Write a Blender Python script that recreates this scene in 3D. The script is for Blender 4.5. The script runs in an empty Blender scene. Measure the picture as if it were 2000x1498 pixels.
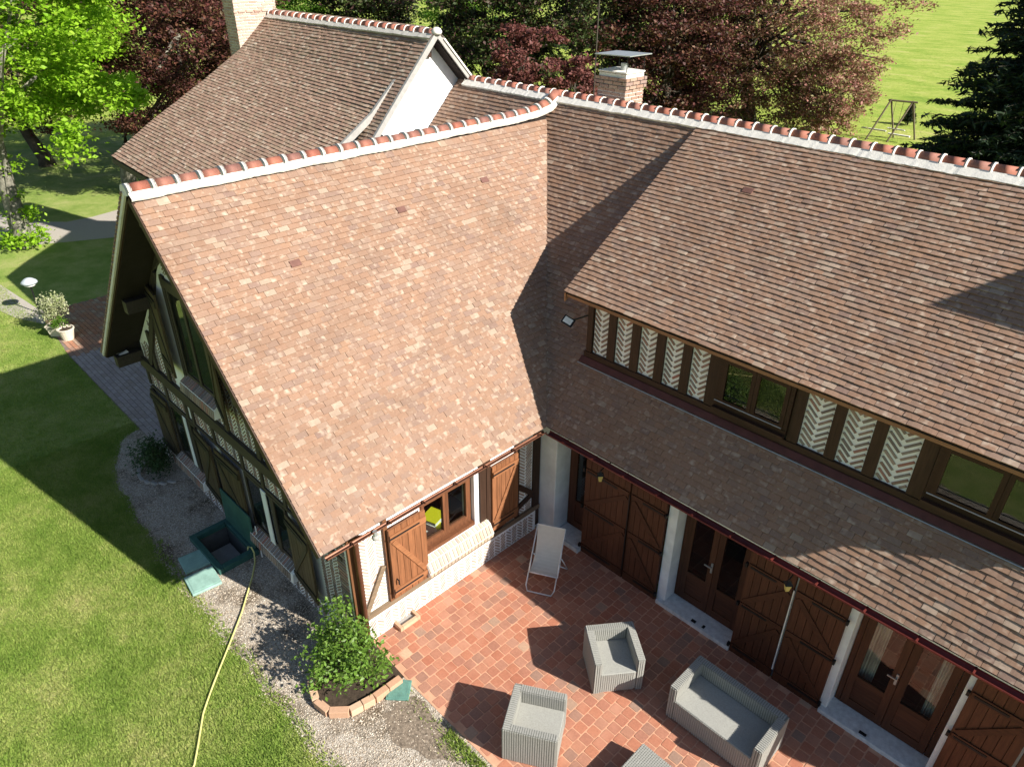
import bpy, math, random
import numpy as np
from mathutils import Matrix, Vector
random.seed(7)
RNG = np.random.default_rng(11)
C = bpy.context.scene.collection
SC = bpy.context.scene

# ------------------------------------------------------------------ camera
cam_loc = np.array([7.2135, -8.0135, 9.565])
RT = np.array([0.70281341, 0.71134275, 0.0066933])
UP = np.array([-0.3691296, 0.35662814, 0.85823057])
FW = np.array([-0.60810907, 0.60564665, -0.5132207])
FPX = 1425.66
cd = bpy.data.cameras.new('camera'); cam = bpy.data.objects.new('camera', cd); C.objects.link(cam)
cam.matrix_world = Matrix(((RT[0], UP[0], -FW[0], cam_loc[0]), (RT[1], UP[1], -FW[1], cam_loc[1]),
                           (RT[2], UP[2], -FW[2], cam_loc[2]), (0, 0, 0, 1)))
cd.sensor_width = 36.0; cd.lens = 36.0 * FPX / 2000.0; cd.clip_start = 0.1; cd.clip_end = 3000
SC.camera = cam
# ------------------------------------------------------------------ world and sun
SUN_DIR = Vector((1.5, 0.42, 1.0)).normalized()
el = math.asin(SUN_DIR.z); az = math.atan2(SUN_DIR.x, SUN_DIR.y)
w = bpy.data.worlds.new('World'); SC.world = w; w.use_nodes = True
nt = w.node_tree; bg = nt.nodes['Background']
sky = nt.nodes.new('ShaderNodeTexSky'); sky.sky_type = 'NISHITA'; sky.sun_disc = False
sky.sun_elevation = el; sky.sun_rotation = az; sky.air_density = 1.0; sky.dust_density = 0.6; sky.ozone_density = 1.0
nt.links.new(sky.outputs[0], bg.inputs[0]); bg.inputs[1].default_value = 0.06
sd = bpy.data.lights.new('sun', 'SUN'); sun = bpy.data.objects.new('sun', sd); C.objects.link(sun)
sd.energy = 5.0; sd.angle = math.radians(0.5); sd.color = (1.0, 0.94, 0.85)
sun.rotation_euler = SUN_DIR.to_track_quat('Z', 'Y').to_euler(); sun.location = (30, 10, 30)
vs = SC.view_settings; vs.view_transform = 'Standard'; vs.look = 'None'; vs.gamma = 1; vs.use_curve_mapping = False
vs.exposure = 1.0

# ------------------------------------------------------------------ helpers
V3 = lambda *a: np.array(a, float)
WL = {}
def nrm(v): v = np.asarray(v, float); return v / np.linalg.norm(v)
def project(P):
    d = np.asarray(P, float) - cam_loc; z = d @ FW
    z = np.where(np.abs(z) < 1e-6, 1e-6, z)
    return 1000 + FPX * (d @ RT) / z, 749 - FPX * (d @ UP) / z, z

def setp(o, label=None, cat=None, group=None, kind=None):
    if label: o['label'] = label
    if cat: o['category'] = cat
    if group: o['group'] = group
    if kind: o['kind'] = kind
    return o
def thing(name, loc, label, cat, group=None):
    o = bpy.data.objects.new(name, None); C.objects.link(o); o.location = loc; o.empty_display_size = .2
    WL[o] = np.array(loc, float); return setp(o, label, cat, group)
def link(name, me, mat, parent, label=None, kind=None):
    if mat is not None and not me.materials: me.materials.append(mat)
    o = bpy.data.objects.new(name, me); C.objects.link(o)
    if parent is not None: o.parent = parent; WL[o] = WL[parent]
    else: WL[o] = V3(0, 0, 0)
    return setp(o, label, None, None, kind)
def np_mesh(name, v, f, smooth=False):
    """v (n,3), f (m,k) same-size polygons"""
    v = np.asarray(v, np.float32); f = np.asarray(f, np.int32)
    me = bpy.data.meshes.new(name); m, k = f.shape
    me.vertices.add(len(v)); me.vertices.foreach_set('co', v.ravel())
    me.loops.add(m * k); me.loops.foreach_set('vertex_index', f.ravel())
    me.polygons.add(m); me.polygons.foreach_set('loop_start', np.arange(0, m * k, k, dtype=np.int32))
    me.polygons.foreach_set('loop_total', np.full(m, k, np.int32))
    me.polygons.foreach_set('use_smooth', np.full(m, bool(smooth)))
    me.update(calc_edges=True); return me

class MB:
    def __init__(s): s.v = []; s.f = []; s.ch = []
    def add(s, vs_, fs):
        n = len(s.v); s.ch.append((n, len(s.f))); s.v += [tuple(map(float, p)) for p in vs_]; s.f += [tuple(n + i for i in q) for q in fs]; return s
    def obox(s, o, U, V, N):
        o, U, V, N = map(lambda a: np.asarray(a, float), (o, U, V, N))
        p = [o, o + U, o + U + V, o + V]; p += [a + N for a in p]
        fs = [(0, 3, 2, 1), (4, 5, 6, 7), (0, 1, 5, 4), (1, 2, 6, 5), (2, 3, 7, 6), (3, 0, 4, 7)]
        if np.dot(np.cross(U, V), N) < 0: fs = [q[::-1] for q in fs]
        return s.add(p, fs)
    def box(s, x0, x1, y0, y1, z0, z1): return s.obox((x0, y0, z0), (x1 - x0, 0, 0), (0, y1 - y0, 0), (0, 0, z1 - z0))
    def bar(s, a, b, w, h, up=(0, 0, 1)):
        a, b = np.asarray(a, float), np.asarray(b, float); d = b - a
        sd_ = nrm(np.cross(d, up)) * w; u = nrm(np.cross(sd_, d)) * h
        return s.obox(a - sd_ / 2 - u / 2, d, sd_, u)
    def prism(s, poly, ext):
        poly = [np.asarray(p, float) for p in poly]; ext = np.asarray(ext, float); n = len(poly)
        nn = sum((np.cross(poly[i], poly[(i + 1) % n]) for i in range(n)), V3(0, 0, 0))
        if nn @ ext > 0: poly = poly[::-1]
        return s.add(poly + [p + ext for p in poly], [tuple(range(n)), tuple(range(2 * n - 1, n - 1, -1))] +
                     [((i + 1) % n, i, n + i, n + (i + 1) % n) for i in range(n)])
    def tube(s, pts, r, seg=6, cap=True):
        pts = [np.asarray(p, float) for p in pts]; n0 = len(s.v); rs = r if hasattr(r, '__len__') else [r] * len(pts)
        ref = V3(0.31, 0.22, 0.92)
        for i, p in enumerate(pts):
            d = nrm(pts[min(i + 1, len(pts) - 1)] - pts[max(i - 1, 0)])
            a = np.cross(d, ref); a = nrm(a) if np.linalg.norm(a) > .1 else nrm(np.cross(d, V3(1, 0, 0))); b = np.cross(d, a)
            for k in range(seg):
                t = 2 * math.pi * k / seg; s.v.append(tuple(p + rs[i] * (a * math.cos(t) + b * math.sin(t))))
        for i in range(len(pts) - 1):
            for k in range(seg):
                k2 = (k + 1) % seg; s.f.append((n0 + i * seg + k, n0 + i * seg + k2, n0 + (i + 1) * seg + k2, n0 + (i + 1) * seg + k))
        if cap:
            s.f.append(tuple(n0 + k for k in range(seg))[::-1]); s.f.append(tuple(n0 + (len(pts) - 1) * seg + k for k in range(seg)))
        return s
    def lathe(s, c, prof, seg=16):
        n0 = len(s.v); c = np.asarray(c, float)
        for r, z in prof:
            for k in range(seg):
                t = 2 * math.pi * k / seg; s.v.append(tuple(c + V3(r * math.cos(t), r * math.sin(t), z)))
        for i in range(len(prof) - 1):
            for k in range(seg):
                k2 = (k + 1) % seg; s.f.append((n0 + i * seg + k, n0 + i * seg + k2, n0 + (i + 1) * seg + k2, n0 + (i + 1) * seg + k))
        s.f.append(tuple(n0 + k for k in range(seg))[::-1]); s.f.append(tuple(n0 + (len(prof) - 1) * seg + k for k in range(seg)))
        return s
    def each(s, name, mat, parent, bevel=0):
        ch = s.ch + [(len(s.v), len(s.f))]
        for (v0, f0), (v1, f1) in zip(ch[:-1], ch[1:]):
            m = MB(); m.v = s.v[v0:v1]; m.f = [tuple(i - v0 for i in q) for q in s.f[f0:f1]]; m.build(name, mat, parent, bevel=bevel)
    def build(s, name, mat, parent=None, label=None, kind=None, smooth=False, bevel=0):
        off = WL[parent] if parent is not None else V3(0, 0, 0)
        me = bpy.data.meshes.new(name); me.from_pydata([tuple(np.array(p) - off) for p in s.v], [], s.f)
        me.polygons.foreach_set('use_smooth', [bool(smooth)] * len(me.polygons))
        me.update(); o = link(name, me, mat, parent, label, kind)
        if bevel:
            m = o.modifiers.new('bevel', 'BEVEL'); m.width = bevel; m.segments = 2; m.limit_method = 'ANGLE'
        return o

# ------------------------------------------------------------------ materials
def new_mat(name):
    m = bpy.data.materials.new(name); m.use_nodes = True; n = m.node_tree; b = n.nodes['Principled BSDF']
    b.inputs['Specular IOR Level'].default_value = 0.25
    return m, n, b, n.links
def N(n, t, **k):
    x = n.nodes.new(t)
    for a, v in k.items():
        if a in x.inputs: x.inputs[a].default_value = v
        else: setattr(x, a, v)
    return x
def ramp(n, stops, interp='LINEAR'):
    r = n.nodes.new('ShaderNodeValToRGB'); r.color_ramp.interpolation = interp
    e = r.color_ramp.elements
    while len(e) < len(stops): e.new(0.5)
    for i, (p, c) in enumerate(stops): e[i].position = p; e[i].color = (*c, 1)
    return r
def pos_noise(n, L, scale, detail=3, rough=.6, objspace=False):
    t = N(n, 'ShaderNodeNewGeometry') if not objspace else N(n, 'ShaderNodeTexCoord')
    x = N(n, 'ShaderNodeTexNoise', Scale=scale, Detail=detail, Roughness=rough)
    L.new(t.outputs['Position'] if not objspace else t.outputs['Object'], x.inputs['Vector']); return x
def mixc(n, L, fac, a, b, mode='MIX'):
    m = N(n, 'ShaderNodeMix', data_type='RGBA', blend_type=mode)
    for s, v in ((0, fac), (6, a), (7, b)):
        if hasattr(v, 'links') or hasattr(v, 'is_linked'): L.new(v, m.inputs[s])
        else: m.inputs[s].default_value = (*v, 1) if isinstance(v, tuple) else v
    return m.outputs[2]
def simple(name, c, rough=.7, var=.25, scale=6, bump=0.0, bscale=40, metal=0, spec=.25):
    m, n, b, L = new_mat(name); x = pos_noise(n, L, scale, 4)
    r = ramp(n, [(.25, tuple(v * (1 - var) for v in c)), (.75, tuple(min(1, v * (1 + var)) for v in c))])
    L.new(x.outputs[0], r.inputs[0]); L.new(r.outputs[0], b.inputs['Base Color'])
    b.inputs['Roughness'].default_value = rough; b.inputs['Metallic'].default_value = metal
    b.inputs['Specular IOR Level'].default_value = spec
    if bump:
        y = pos_noise(n, L, bscale, 4); bm = N(n, 'ShaderNodeBump', Strength=bump, Distance=.01)
        L.new(y.outputs[0], bm.inputs['Height']); L.new(bm.outputs[0], b.inputs['Normal'])
    return m
def rnd(n, L):
    """one random number per piece: mesh island and object together"""
    g = N(n, 'ShaderNodeNewGeometry'); o = N(n, 'ShaderNodeObjectInfo')
    a = N(n, 'ShaderNodeMath', operation='ADD'); L.new(g.outputs['Random Per Island'], a.inputs[0]); L.new(o.outputs['Random'], a.inputs[1])
    f = N(n, 'ShaderNodeMath', operation='FRACT'); L.new(a.outputs[0], f.inputs[0]); return f.outputs[0]
def piece_mat(name, stops, patch=None, rough=.8, patch_scale=9, patch_pos=(.56, .66), bump=.25, noisevar=.18, bscale=60, large=False):
    m, n, b, L = new_mat(name); r0 = rnd(n, L)
    r = ramp(n, stops); L.new(r0, r.inputs[0]); col = r.outputs[0]
    x = pos_noise(n, L, 35, 5, .7); g = ramp(n, [(.3, (1 - noisevar,) * 3), (.7, (1 + noisevar,) * 3)])
    g.color_ramp.elements[1].color = (1, 1, 1, 1)
    L.new(x.outputs[0], g.inputs[0]); col = mixc(n, L, 1.0, col, g.outputs[0], 'MULTIPLY')
    if patch:
        # pale lime bloom: each piece shifts the noise so that patches stop at its edges
        sc = N(n, 'ShaderNodeMath', operation='MULTIPLY'); L.new(r0, sc.inputs[0]); sc.inputs[1].default_value = 97.0
        g2 = N(n, 'ShaderNodeNewGeometry'); va = N(n, 'ShaderNodeVectorMath', operation='ADD')
        L.new(g2.outputs['Position'], va.inputs[0]); L.new(sc.outputs[0], va.inputs[1])
        y = N(n, 'ShaderNodeTexNoise', Scale=patch_scale, Detail=2.0); L.new(va.outputs[0], y.inputs['Vector'])
        pr = ramp(n, [(patch_pos[0], (0, 0, 0)), (patch_pos[1], (1, 1, 1))]); L.new(y.outputs[0], pr.inputs[0])
        col = mixc(n, L, pr.outputs[0], col, patch)
    if large:   # slow weathering over the whole surface: rain streaks and dusty zones
        g3 = N(n, 'ShaderNodeNewGeometry'); mp = N(n, 'ShaderNodeMapping'); mp.inputs['Scale'].default_value = (1.1, .7, .55); L.new(g3.outputs['Position'], mp.inputs[0])
        z = N(n, 'ShaderNodeTexNoise', Scale=1.0, Detail=6.0, Roughness=.7); L.new(mp.outputs[0], z.inputs['Vector'])
        zr = ramp(n, [(.3, (.80, .80, .79)), (.5, (.97, .97, .96)), (.7, (1, 1, 1))]); L.new(z.outputs[0], zr.inputs[0]); col = mixc(n, L, 1.0, col, zr.outputs[0], 'MULTIPLY')
    L.new(col, b.inputs['Base Color']); b.inputs['Roughness'].default_value = rough
    y2 = pos_noise(n, L, bscale, 4); bm = N(n, 'ShaderNodeBump', Strength=bump, Distance=.006)
    L.new(y2.outputs[0], bm.inputs['Height']); L.new(bm.outputs[0], b.inputs['Normal'])
    return m
def wood(name, c, axis=2, var=.4, rough=.6, freq=14, bump=.2):
    m, n, b, L = new_mat(name); g = N(n, 'ShaderNodeNewGeometry'); mp = N(n, 'ShaderNodeMapping')
    s = [freq, freq, freq]; s[axis] = freq * .07; mp.inputs['Scale'].default_value = s
    L.new(g.outputs['Position'], mp.inputs[0]); x = N(n, 'ShaderNodeTexNoise', Scale=2.5, Detail=6.0, Roughness=.65)
    L.new(mp.outputs[0], x.inputs['Vector'])
    r = ramp(n, [(.25, tuple(v * (1 - var) for v in c)), (.75, tuple(v * (1 + var) for v in c))]); L.new(x.outputs[0], r.inputs[0])
    r0 = rnd(n, L); q = ramp(n, [(0, (.78,) * 3), (1, (1.0,) * 3)]); L.new(r0, q.inputs[0])
    L.new(mixc(n, L, 1.0, r.outputs[0], q.outputs[0], 'MULTIPLY'), b.inputs['Base Color'])
    b.inputs['Roughness'].default_value = rough
    bm = N(n, 'ShaderNodeBump', Strength=bump, Distance=.004); L.new(x.outputs[0], bm.inputs['Height']); L.new(bm.outputs[0], b.inputs['Normal'])
    return m

M = {}
M['tile'] = piece_mat('roof_tile_clay', [(0, (.275, .168, .117)), (.2, (.315, .192, .131)), (.4, (.295, .188, .134)), (.52, (.26, .172, .132)), (.66, (.318, .192, .127)), (.78, (.285, .188, .138)), (.88, (.325, .22, .163)), (.95, (.245, .16, .127)), (.965, (.35, .255, .19)), (1, (.40, .30, .23))],
                      patch=(.46, .36, .28), patch_scale=9, patch_pos=(.55, .80), noisevar=.18, large=True)
M['tile_old'] = piece_mat('old_roof_tile_clay', [(0, (.29, .19, .14)), (.3, (.35, .225, .165)), (.5, (.31, .205, .15)), (.68, (.32, .235, .165)), (.85, (.37, .24, .175)), (1, (.43, .33, .25))],
                          patch=(.55, .47, .38), patch_scale=8, patch_pos=(.58, .76), large=True)
M['vent_tile'] = simple('vent_tile_clay', (.15, .075, .06), .8)
M['ridge'] = piece_mat('ridge_tile_clay', [(0, (.30, .105, .072)), (.35, (.38, .145, .095)), (.65, (.33, .145, .105)), (1, (.26, .125, .10))], rough=.7, noisevar=.25)
M['mortar'] = simple('lime_mortar', (.72, .69, .63), .9, .1, 9, .5, 50)
M['mortar_grey'] = simple('weathered_mortar', (.50, .48, .43), .9, .2, 9, .5, 50)
M['deck'] = simple('roof_boarding', (.022, .016, .013), .9)
M['render'] = simple('lime_render', (.80, .80, .79), .92, .12, 2.2, .35, 30)
M['white'] = simple('white_painted_plaster', (.70, .73, .74), .85, .16, 3, .4, 35)
M['stone'] = simple('white_stone_step', (.60, .62, .62), .8, .22, 14, .5, 45)
M['brick'] = piece_mat('infill_brick', [(0, (.27, .17, .135)), (.3, (.36, .26, .21)), (.5, (.30, .26, .235)), (.7, (.20, .16, .145)), (.85, (.38, .31, .26)), (1, (.38, .17, .13))], noisevar=.3)
M['brick_pale'] = piece_mat('sunlit_infill_brick', [(0, (.44, .34, .27)), (.5, (.50, .41, .34)), (.8, (.38, .32, .28)), (1, (.44, .29, .22))], noisevar=.2)  # infill brick paled to imitate the sun's glare on the east wall
M['brick_sill'] = piece_mat('sill_brick', [(0, (.50, .38, .27)), (.4, (.62, .50, .38)), (.7, (.40, .33, .27)), (1, (.66, .56, .44))], noisevar=.25)
M['brick_chimney'] = piece_mat('chimney_brick', [(0, (.36, .22, .16)), (.4, (.46, .33, .25)), (.7, (.40, .25, .19)), (1, (.32, .23, .20))], noisevar=.3)
M['brick_chimney_pale'] = piece_mat('pale_chimney_brick', [(0, (.50, .35, .28)), (.4, (.58, .43, .35)), (.7, (.46, .29, .23)), (1, (.62, .50, .41))], noisevar=.25)
M['timber'] = wood('dark_oak', (.050, .026, .016)); M['timber_h'] = wood('dark_oak_beam', (.050, .026, .016), 0)
M['timber_hy'] = wood('weathered_beam', (.20, .145, .095), 1)
M['timber_lit'] = wood('sunlit_oak_post', (.17, .075, .035))  # same oak, made browner to imitate sun on the posts
M['timber_g'] = wood('weathered_oak', (.055, .044, .034), 0); M['timber_gv'] = wood('weathered_oak_post', (.055, .044, .034), 2)
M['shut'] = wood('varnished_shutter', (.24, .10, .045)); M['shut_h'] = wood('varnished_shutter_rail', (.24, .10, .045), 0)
M['shut_hy'] = wood('varnished_shutter_batten', (.27, .115, .052), 1)
M['door'] = wood('shaded_shutter_wood', (.095, .036, .019)); M['door_h'] = wood('shaded_shutter_rail', (.085, .032, .017), 0)  # shutter wood darkened to paint in the shade under the eave
M['dframe'] = wood('dark_window_wood', (.042, .020, .011)); M['dframe_h'] = wood('dark_window_rail', (.042, .020, .011), 0)
M['frame'] = wood('window_frame_wood', (.15, .060, .028)); M['frame_h'] = wood('door_rail_wood', (.085, .034, .018), 0); M['dstile'] = wood('door_stile_wood', (.085, .034, .018))
M['olive'] = wood('olive_shutter', (.085, .062, .034)); M['olive_d'] = wood('olive_shutter_batten', (.05, .042, .024), 0)
M['fascia'] = wood('lit_eave_board', (.34, .17, .09), 0)  # orange tone painted as if sunlit, where the sun misses the boards
M['iron'] = simple('black_iron', (.012, .012, .013), .5)
M['copper'] = simple('brown_gutter', (.17, .075, .045), .4, .25, 8, metal=.4)
M['redgutter'] = simple('red_gutter', (.15, .033, .028), .38, .2, 8, metal=.2)
M['flash'] = simple('dark_red_flashing', (.095, .035, .03), .5)
M['zinc'] = simple('zinc_sheet', (.42, .44, .44), .45, .15, 8, metal=.6)
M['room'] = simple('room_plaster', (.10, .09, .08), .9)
M['curtain'] = simple('white_curtain', (.75, .72, .66), .9)
M['rattan'] = simple('grey_rattan', (.345, .345, .315), .75, .15, 60, .8, 160)
M['rattan_d'] = simple('grey_rattan_groove', (.19, .19, .17), .85, .1, 60, .5, 160)
M['fabric'] = simple('deck_chair_canvas', (.62, .60, .53), .9, .05, 12, .3, 120)
M['wmetal'] = simple('white_metal', (.66, .66, .64), .4)
M['soil'] = simple('dark_soil', (.055, .04, .028), 1, .5, 12, .8, 30)
M['soil2'] = simple('gravelly_soil', (.20, .16, .12), 1, .6, 25, .8, 60)
M['pot'] = simple('cream_pot', (.62, .55, .44), .8, .12, 8)
M['terracotta'] = piece_mat('planter_brick', [(0, (.52, .30, .19)), (1, (.62, .44, .30))])
M['greenmetal'] = simple('dark_green_metal', (.035, .10, .085), .55, .25, 7)
M['greenlid'] = simple('pale_green_lid', (.26, .42, .36), .7, .18, 9)
M['greenlid2'] = simple('green_inspection_cover', (.11, .24, .20), .7, .25, 12, .5, 60)
M['concrete'] = simple('grey_concrete', (.34, .33, .31), .9, .15, 10, .4, 40)
M['pit'] = simple('window_dark', (.02, .02, .02), 1)  # near-black of the sheets that imitate unlit rooms behind panes
M['pitwall'] = simple('dark_pit_concrete', (.10, .105, .10), .9, .3, 5)  # darker concrete for the pit lining
M['hose'] = simple('yellow_hose', (.62, .58, .22), .5, .1)
M['lampglass'] = simple('lamp_glass', (.55, .46, .16), .3)
M['lamptop'] = simple('lamp_hood', (.42, .47, .50), .45, .1)
M['yellow'] = simple('yellow_paper', (.80, .72, .03), .6, .03); M['paper'] = simple('white_paper', (.82, .82, .80), .7, .03)
M['swingwood'] = simple('swing_post', (.16, .13, .09), .8); M['plank'] = simple('pale_plank', (.66, .64, .58), .8)

def glass_mat():
    m = bpy.data.materials.new('window_glass'); m.use_nodes = True; n = m.node_tree; L = n.links
    n.nodes.remove(n.nodes['Principled BSDF']); o = n.nodes['Material Output']
    t = N(n, 'ShaderNodeBsdfTransparent'); t.inputs[0].default_value = (.80, .84, .82, 1)
    g = N(n, 'ShaderNodeBsdfGlossy'); g.inputs['Roughness'].default_value = .015; g.inputs[0].default_value = (1, 1, 1, 1)
    f = N(n, 'ShaderNodeFresnel', IOR=1.7); mx = N(n, 'ShaderNodeMixShader')
    gg = N(n, 'ShaderNodeNewGeometry'); iv = N(n, 'ShaderNodeMath', operation='SUBTRACT'); iv.inputs[0].default_value = 1; L.new(gg.outputs['Backfacing'], iv.inputs[1])
    mm = N(n, 'ShaderNodeMath', operation='MULTIPLY'); L.new(f.outputs[0], mm.inputs[0]); L.new(iv.outputs[0], mm.inputs[1])
    L.new(mm.outputs[0], mx.inputs[0]); L.new(t.outputs[0], mx.inputs[1]); L.new(g.outputs[0], mx.inputs[2]); L.new(mx.outputs[0], o.inputs[0]); return m
M['glass'] = glass_mat()

def leaf_mat(name, cols, trans=.35, tcol=None, rough=.55):
    m = bpy.data.materials.new(name); m.use_nodes = True; n = m.node_tree; L = n.links; b = n.nodes['Principled BSDF']; o = n.nodes['Material Output']
    r = ramp(n, [(i / (len(cols) - 1), c) for i, c in enumerate(cols)]); L.new(rnd(n, L), r.inputs[0])
    L.new(r.outputs[0], b.inputs['Base Color']); b.inputs['Roughness'].default_value = rough; b.inputs['Specular IOR Level'].default_value = .3
    t = N(n, 'ShaderNodeBsdfTranslucent')
    if tcol: t.inputs[0].default_value = (*tcol, 1)
    else: L.new(r.outputs[0], t.inputs[0])
    mx = N(n, 'ShaderNodeMixShader'); mx.inputs[0].default_value = trans
    L.new(b.outputs[0], mx.inputs[1]); L.new(t.outputs[0], mx.inputs[2]); L.new(mx.outputs[0], o.inputs[0]); return m
M['maple'] = leaf_mat('maple_leaf', [(.24, .44, .015), (.31, .53, .03), (.19, .38, .015), (.40, .58, .06)], .45)
M['beech'] = leaf_mat('copper_beech_leaf', [(.07, .024, .024), (.13, .04, .034), (.045, .026, .02), (.18, .07, .045), (.06, .07, .02)], .25)
M['beech2'] = leaf_mat('bronze_beech_leaf', [(.36, .15, .125), (.46, .21, .17), (.26, .13, .10), (.22, .24, .07), (.48, .28, .21), (.20, .24, .06)], .3)
M['redleaf'] = leaf_mat('dark_red_leaf', [(.14, .045, .04), (.20, .075, .06), (.09, .032, .028)], .25)
M['darkleaf'] = leaf_mat('dark_green_leaf', [(.03, .045, .016), (.045, .07, .02), (.08, .12, .03), (.06, .03, .026), (.09, .045, .035)], .2)
M['greenleaf'] = leaf_mat('bright_green_leaf', [(.07, .16, .012), (.11, .22, .02), (.06, .12, .012)], .35)
M['conifer'] = leaf_mat('fir_needles', [(.012, .028, .012), (.018, .038, .016), (.028, .05, .018)], .05)
M['bush'] = leaf_mat('shrub_leaf', [(.10, .20, .025), (.15, .27, .04), (.08, .15, .02), (.21, .33, .06)], .3, rough=.4)
M['bushdark'] = leaf_mat('dark_shrub_leaf', [(.035, .07, .02), (.05, .10, .03)], .2)
M['palebush'] = leaf_mat('pale_variegated_leaf', [(.34, .38, .18), (.46, .46, .28), (.22, .28, .09), (.50, .50, .36)], .25)
M['bark'] = simple('grey_lichen_bark', (.19, .18, .145), .95, .75, 5, .9, 14)
M['barkdark'] = simple('dark_bark', (.07, .06, .045), .95, .5, 5, .8, 14)

# ground materials
def grass_mat(name, blades=False):
    m, n, b, L = new_mat(name)
    a = pos_noise(n, L, .8, 7, .72); r = ramp(n, [(.30, (.20, .30, .06)), (.45, (.29, .385, .09)), (.56, (.39, .445, .14)), (.68, (.50, .49, .21)), (.8, (.54, .46, .25))]); L.new(a.outputs[0], r.inputs[0])
    f = pos_noise(n, L, 26, 6, .75); q = ramp(n, [(.25, (.45, .5, .4)), (.75, (1, 1, 1))]); L.new(f.outputs[0], q.inputs[0])
    col = mixc(n, L, 1.0, r.outputs[0], q.outputs[0], 'MULTIPLY')
    if blades:
        rr = ramp(n, [(0, (.6, .75, .5)), (.7, (1.0, 1.0, .9)), (1, (1, 1, 1))]); L.new(rnd(n, L), rr.inputs[0]); col = mixc(n, L, 1.0, r.outputs[0], rr.outputs[0], 'MULTIPLY')
        t = N(n, 'ShaderNodeBsdfTranslucent'); L.new(col, t.inputs[0]); mx = N(n, 'ShaderNodeMixShader'); mx.inputs[0].default_value = .4
        L.new(b.outputs[0], mx.inputs[1]); L.new(t.outputs[0], mx.inputs[2]); L.new(mx.outputs[0], n.nodes['Material Output'].inputs[0])
    L.new(col, b.inputs['Base Color']); b.inputs['Roughness'].default_value = .85; b.inputs['Specular IOR Level'].default_value = .1
    if not blades:
        bm = N(n, 'ShaderNodeBump', Strength=.9, Distance=.03); L.new(f.outputs[0], bm.inputs['Height']); L.new(bm.outputs[0], b.inputs['Normal'])
    return m
M['grass'] = grass_mat('lawn_grass'); M['blade'] = grass_mat('grass_blade', True)
def field_mat():
    m, n, b, L = new_mat('field_grass')
    g = N(n, 'ShaderNodeNewGeometry'); mp = N(n, 'ShaderNodeMapping'); mp.inputs['Scale'].default_value = (.22, .34, 1); mp.inputs['Rotation'].default_value = (0, 0, math.radians(-35))
    L.new(g.outputs['Position'], mp.inputs[0]); x = N(n, 'ShaderNodeTexNoise', Scale=1.0, Detail=9.0, Roughness=.78); L.new(mp.outputs[0], x.inputs['Vector'])
    r = ramp(n, [(.32, (.15, .25, .04)), (.43, (.26, .36, .06)), (.55, (.38, .43, .10)), (.66, (.47, .45, .17))]); L.new(x.outputs[0], r.inputs[0])
    f = pos_noise(n, L, 3.5, 8, .8); q = ramp(n, [(.3, (.55, .6, .5)), (.55, (1, 1, 1))]); L.new(f.outputs[0], q.inputs[0])
    L.new(mixc(n, L, 1.0, r.outputs[0], q.outputs[0], 'MULTIPLY'), b.inputs['Base Color']); b.inputs['Roughness'].default_value = .9; b.inputs['Specular IOR Level'].default_value = .05
    bm = N(n, 'ShaderNodeBump', Strength=.6, Distance=.15); L.new(f.outputs[0], bm.inputs['Height']); L.new(bm.outputs[0], b.inputs['Normal'])
    return m
M['field'] = field_mat()
def gravel_mat():
    m, n, b, L = new_mat('gravel_ground'); g = N(n, 'ShaderNodeNewGeometry')
    v = N(n, 'ShaderNodeTexVoronoi', Scale=70.0); L.new(g.outputs['Position'], v.inputs['Vector'])
    r = ramp(n, [(0, (.20, .17, .13)), (.4, (.38, .33, .27)), (1, (.54, .49, .42))]); sp = N(n, 'ShaderNodeSeparateColor'); L.new(v.outputs['Color'], sp.inputs[0]); L.new(sp.outputs[0], r.inputs[0])
    a = pos_noise(n, L, 1.3, 4); q = ramp(n, [(.36, (.35, .31, .26)), (.52, (1, 1, 1))]); L.new(a.outputs[0], q.inputs[0])
    L.new(mixc(n, L, 1.0, r.outputs[0], q.outputs[0], 'MULTIPLY'), b.inputs['Base Color']); b.inputs['Roughness'].default_value = .95
    bm = N(n, 'ShaderNodeBump', Strength=.8, Distance=.01); L.new(v.outputs['Distance'], bm.inputs['Height']); L.new(bm.outputs[0], b.inputs['Normal'])
    return m
M['gravel'] = gravel_mat()
M['drive'] = simple('pale_driveway_gravel', (.40, .365, .32), .95, .15, 30, .6, 60)
M['stones'] = piece_mat('gravel_stone', [(0, (.21, .165, .12)), (.3, (.37, .30, .225)), (.6, (.51, .43, .335)), (.85, (.60, .52, .42)), (1, (.74, .68, .58))])
M['patio'] = piece_mat('patio_tile_clay', [(0, (.44, .17, .105)), (.2, (.49, .205, .125)), (.42, (.46, .19, .12)), (.55, (.41, .19, .13)), (.68, (.51, .23, .145)), (.8, (.34, .19, .14)), (.9, (.48, .22, .145)), (.97, (.33, .21, .16)), (1, (.60, .40, .27))],
                       patch=(.52, .28, .19), patch_scale=1.6, patch_pos=(.5, .9), noisevar=.25, bump=.3, large=True)
M['grout'] = simple('patio_grout', (.56, .31, .20), .95, .2, 6, .3, 60)
M['pathbrick'] = piece_mat('path_brick', [(0, (.42, .20, .12)), (.4, (.48, .26, .17)), (.7, (.36, .22, .16)), (1, (.50, .37, .27))], noisevar=.3)
M['paver'] = piece_mat('mauve_paver', [(0, (.36, .30, .29)), (.5, (.42, .36, .35)), (1, (.33, .27, .25))], noisevar=.2)
M['pathjoint'] = simple('path_joint', (.22, .17, .14), .95)

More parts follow.
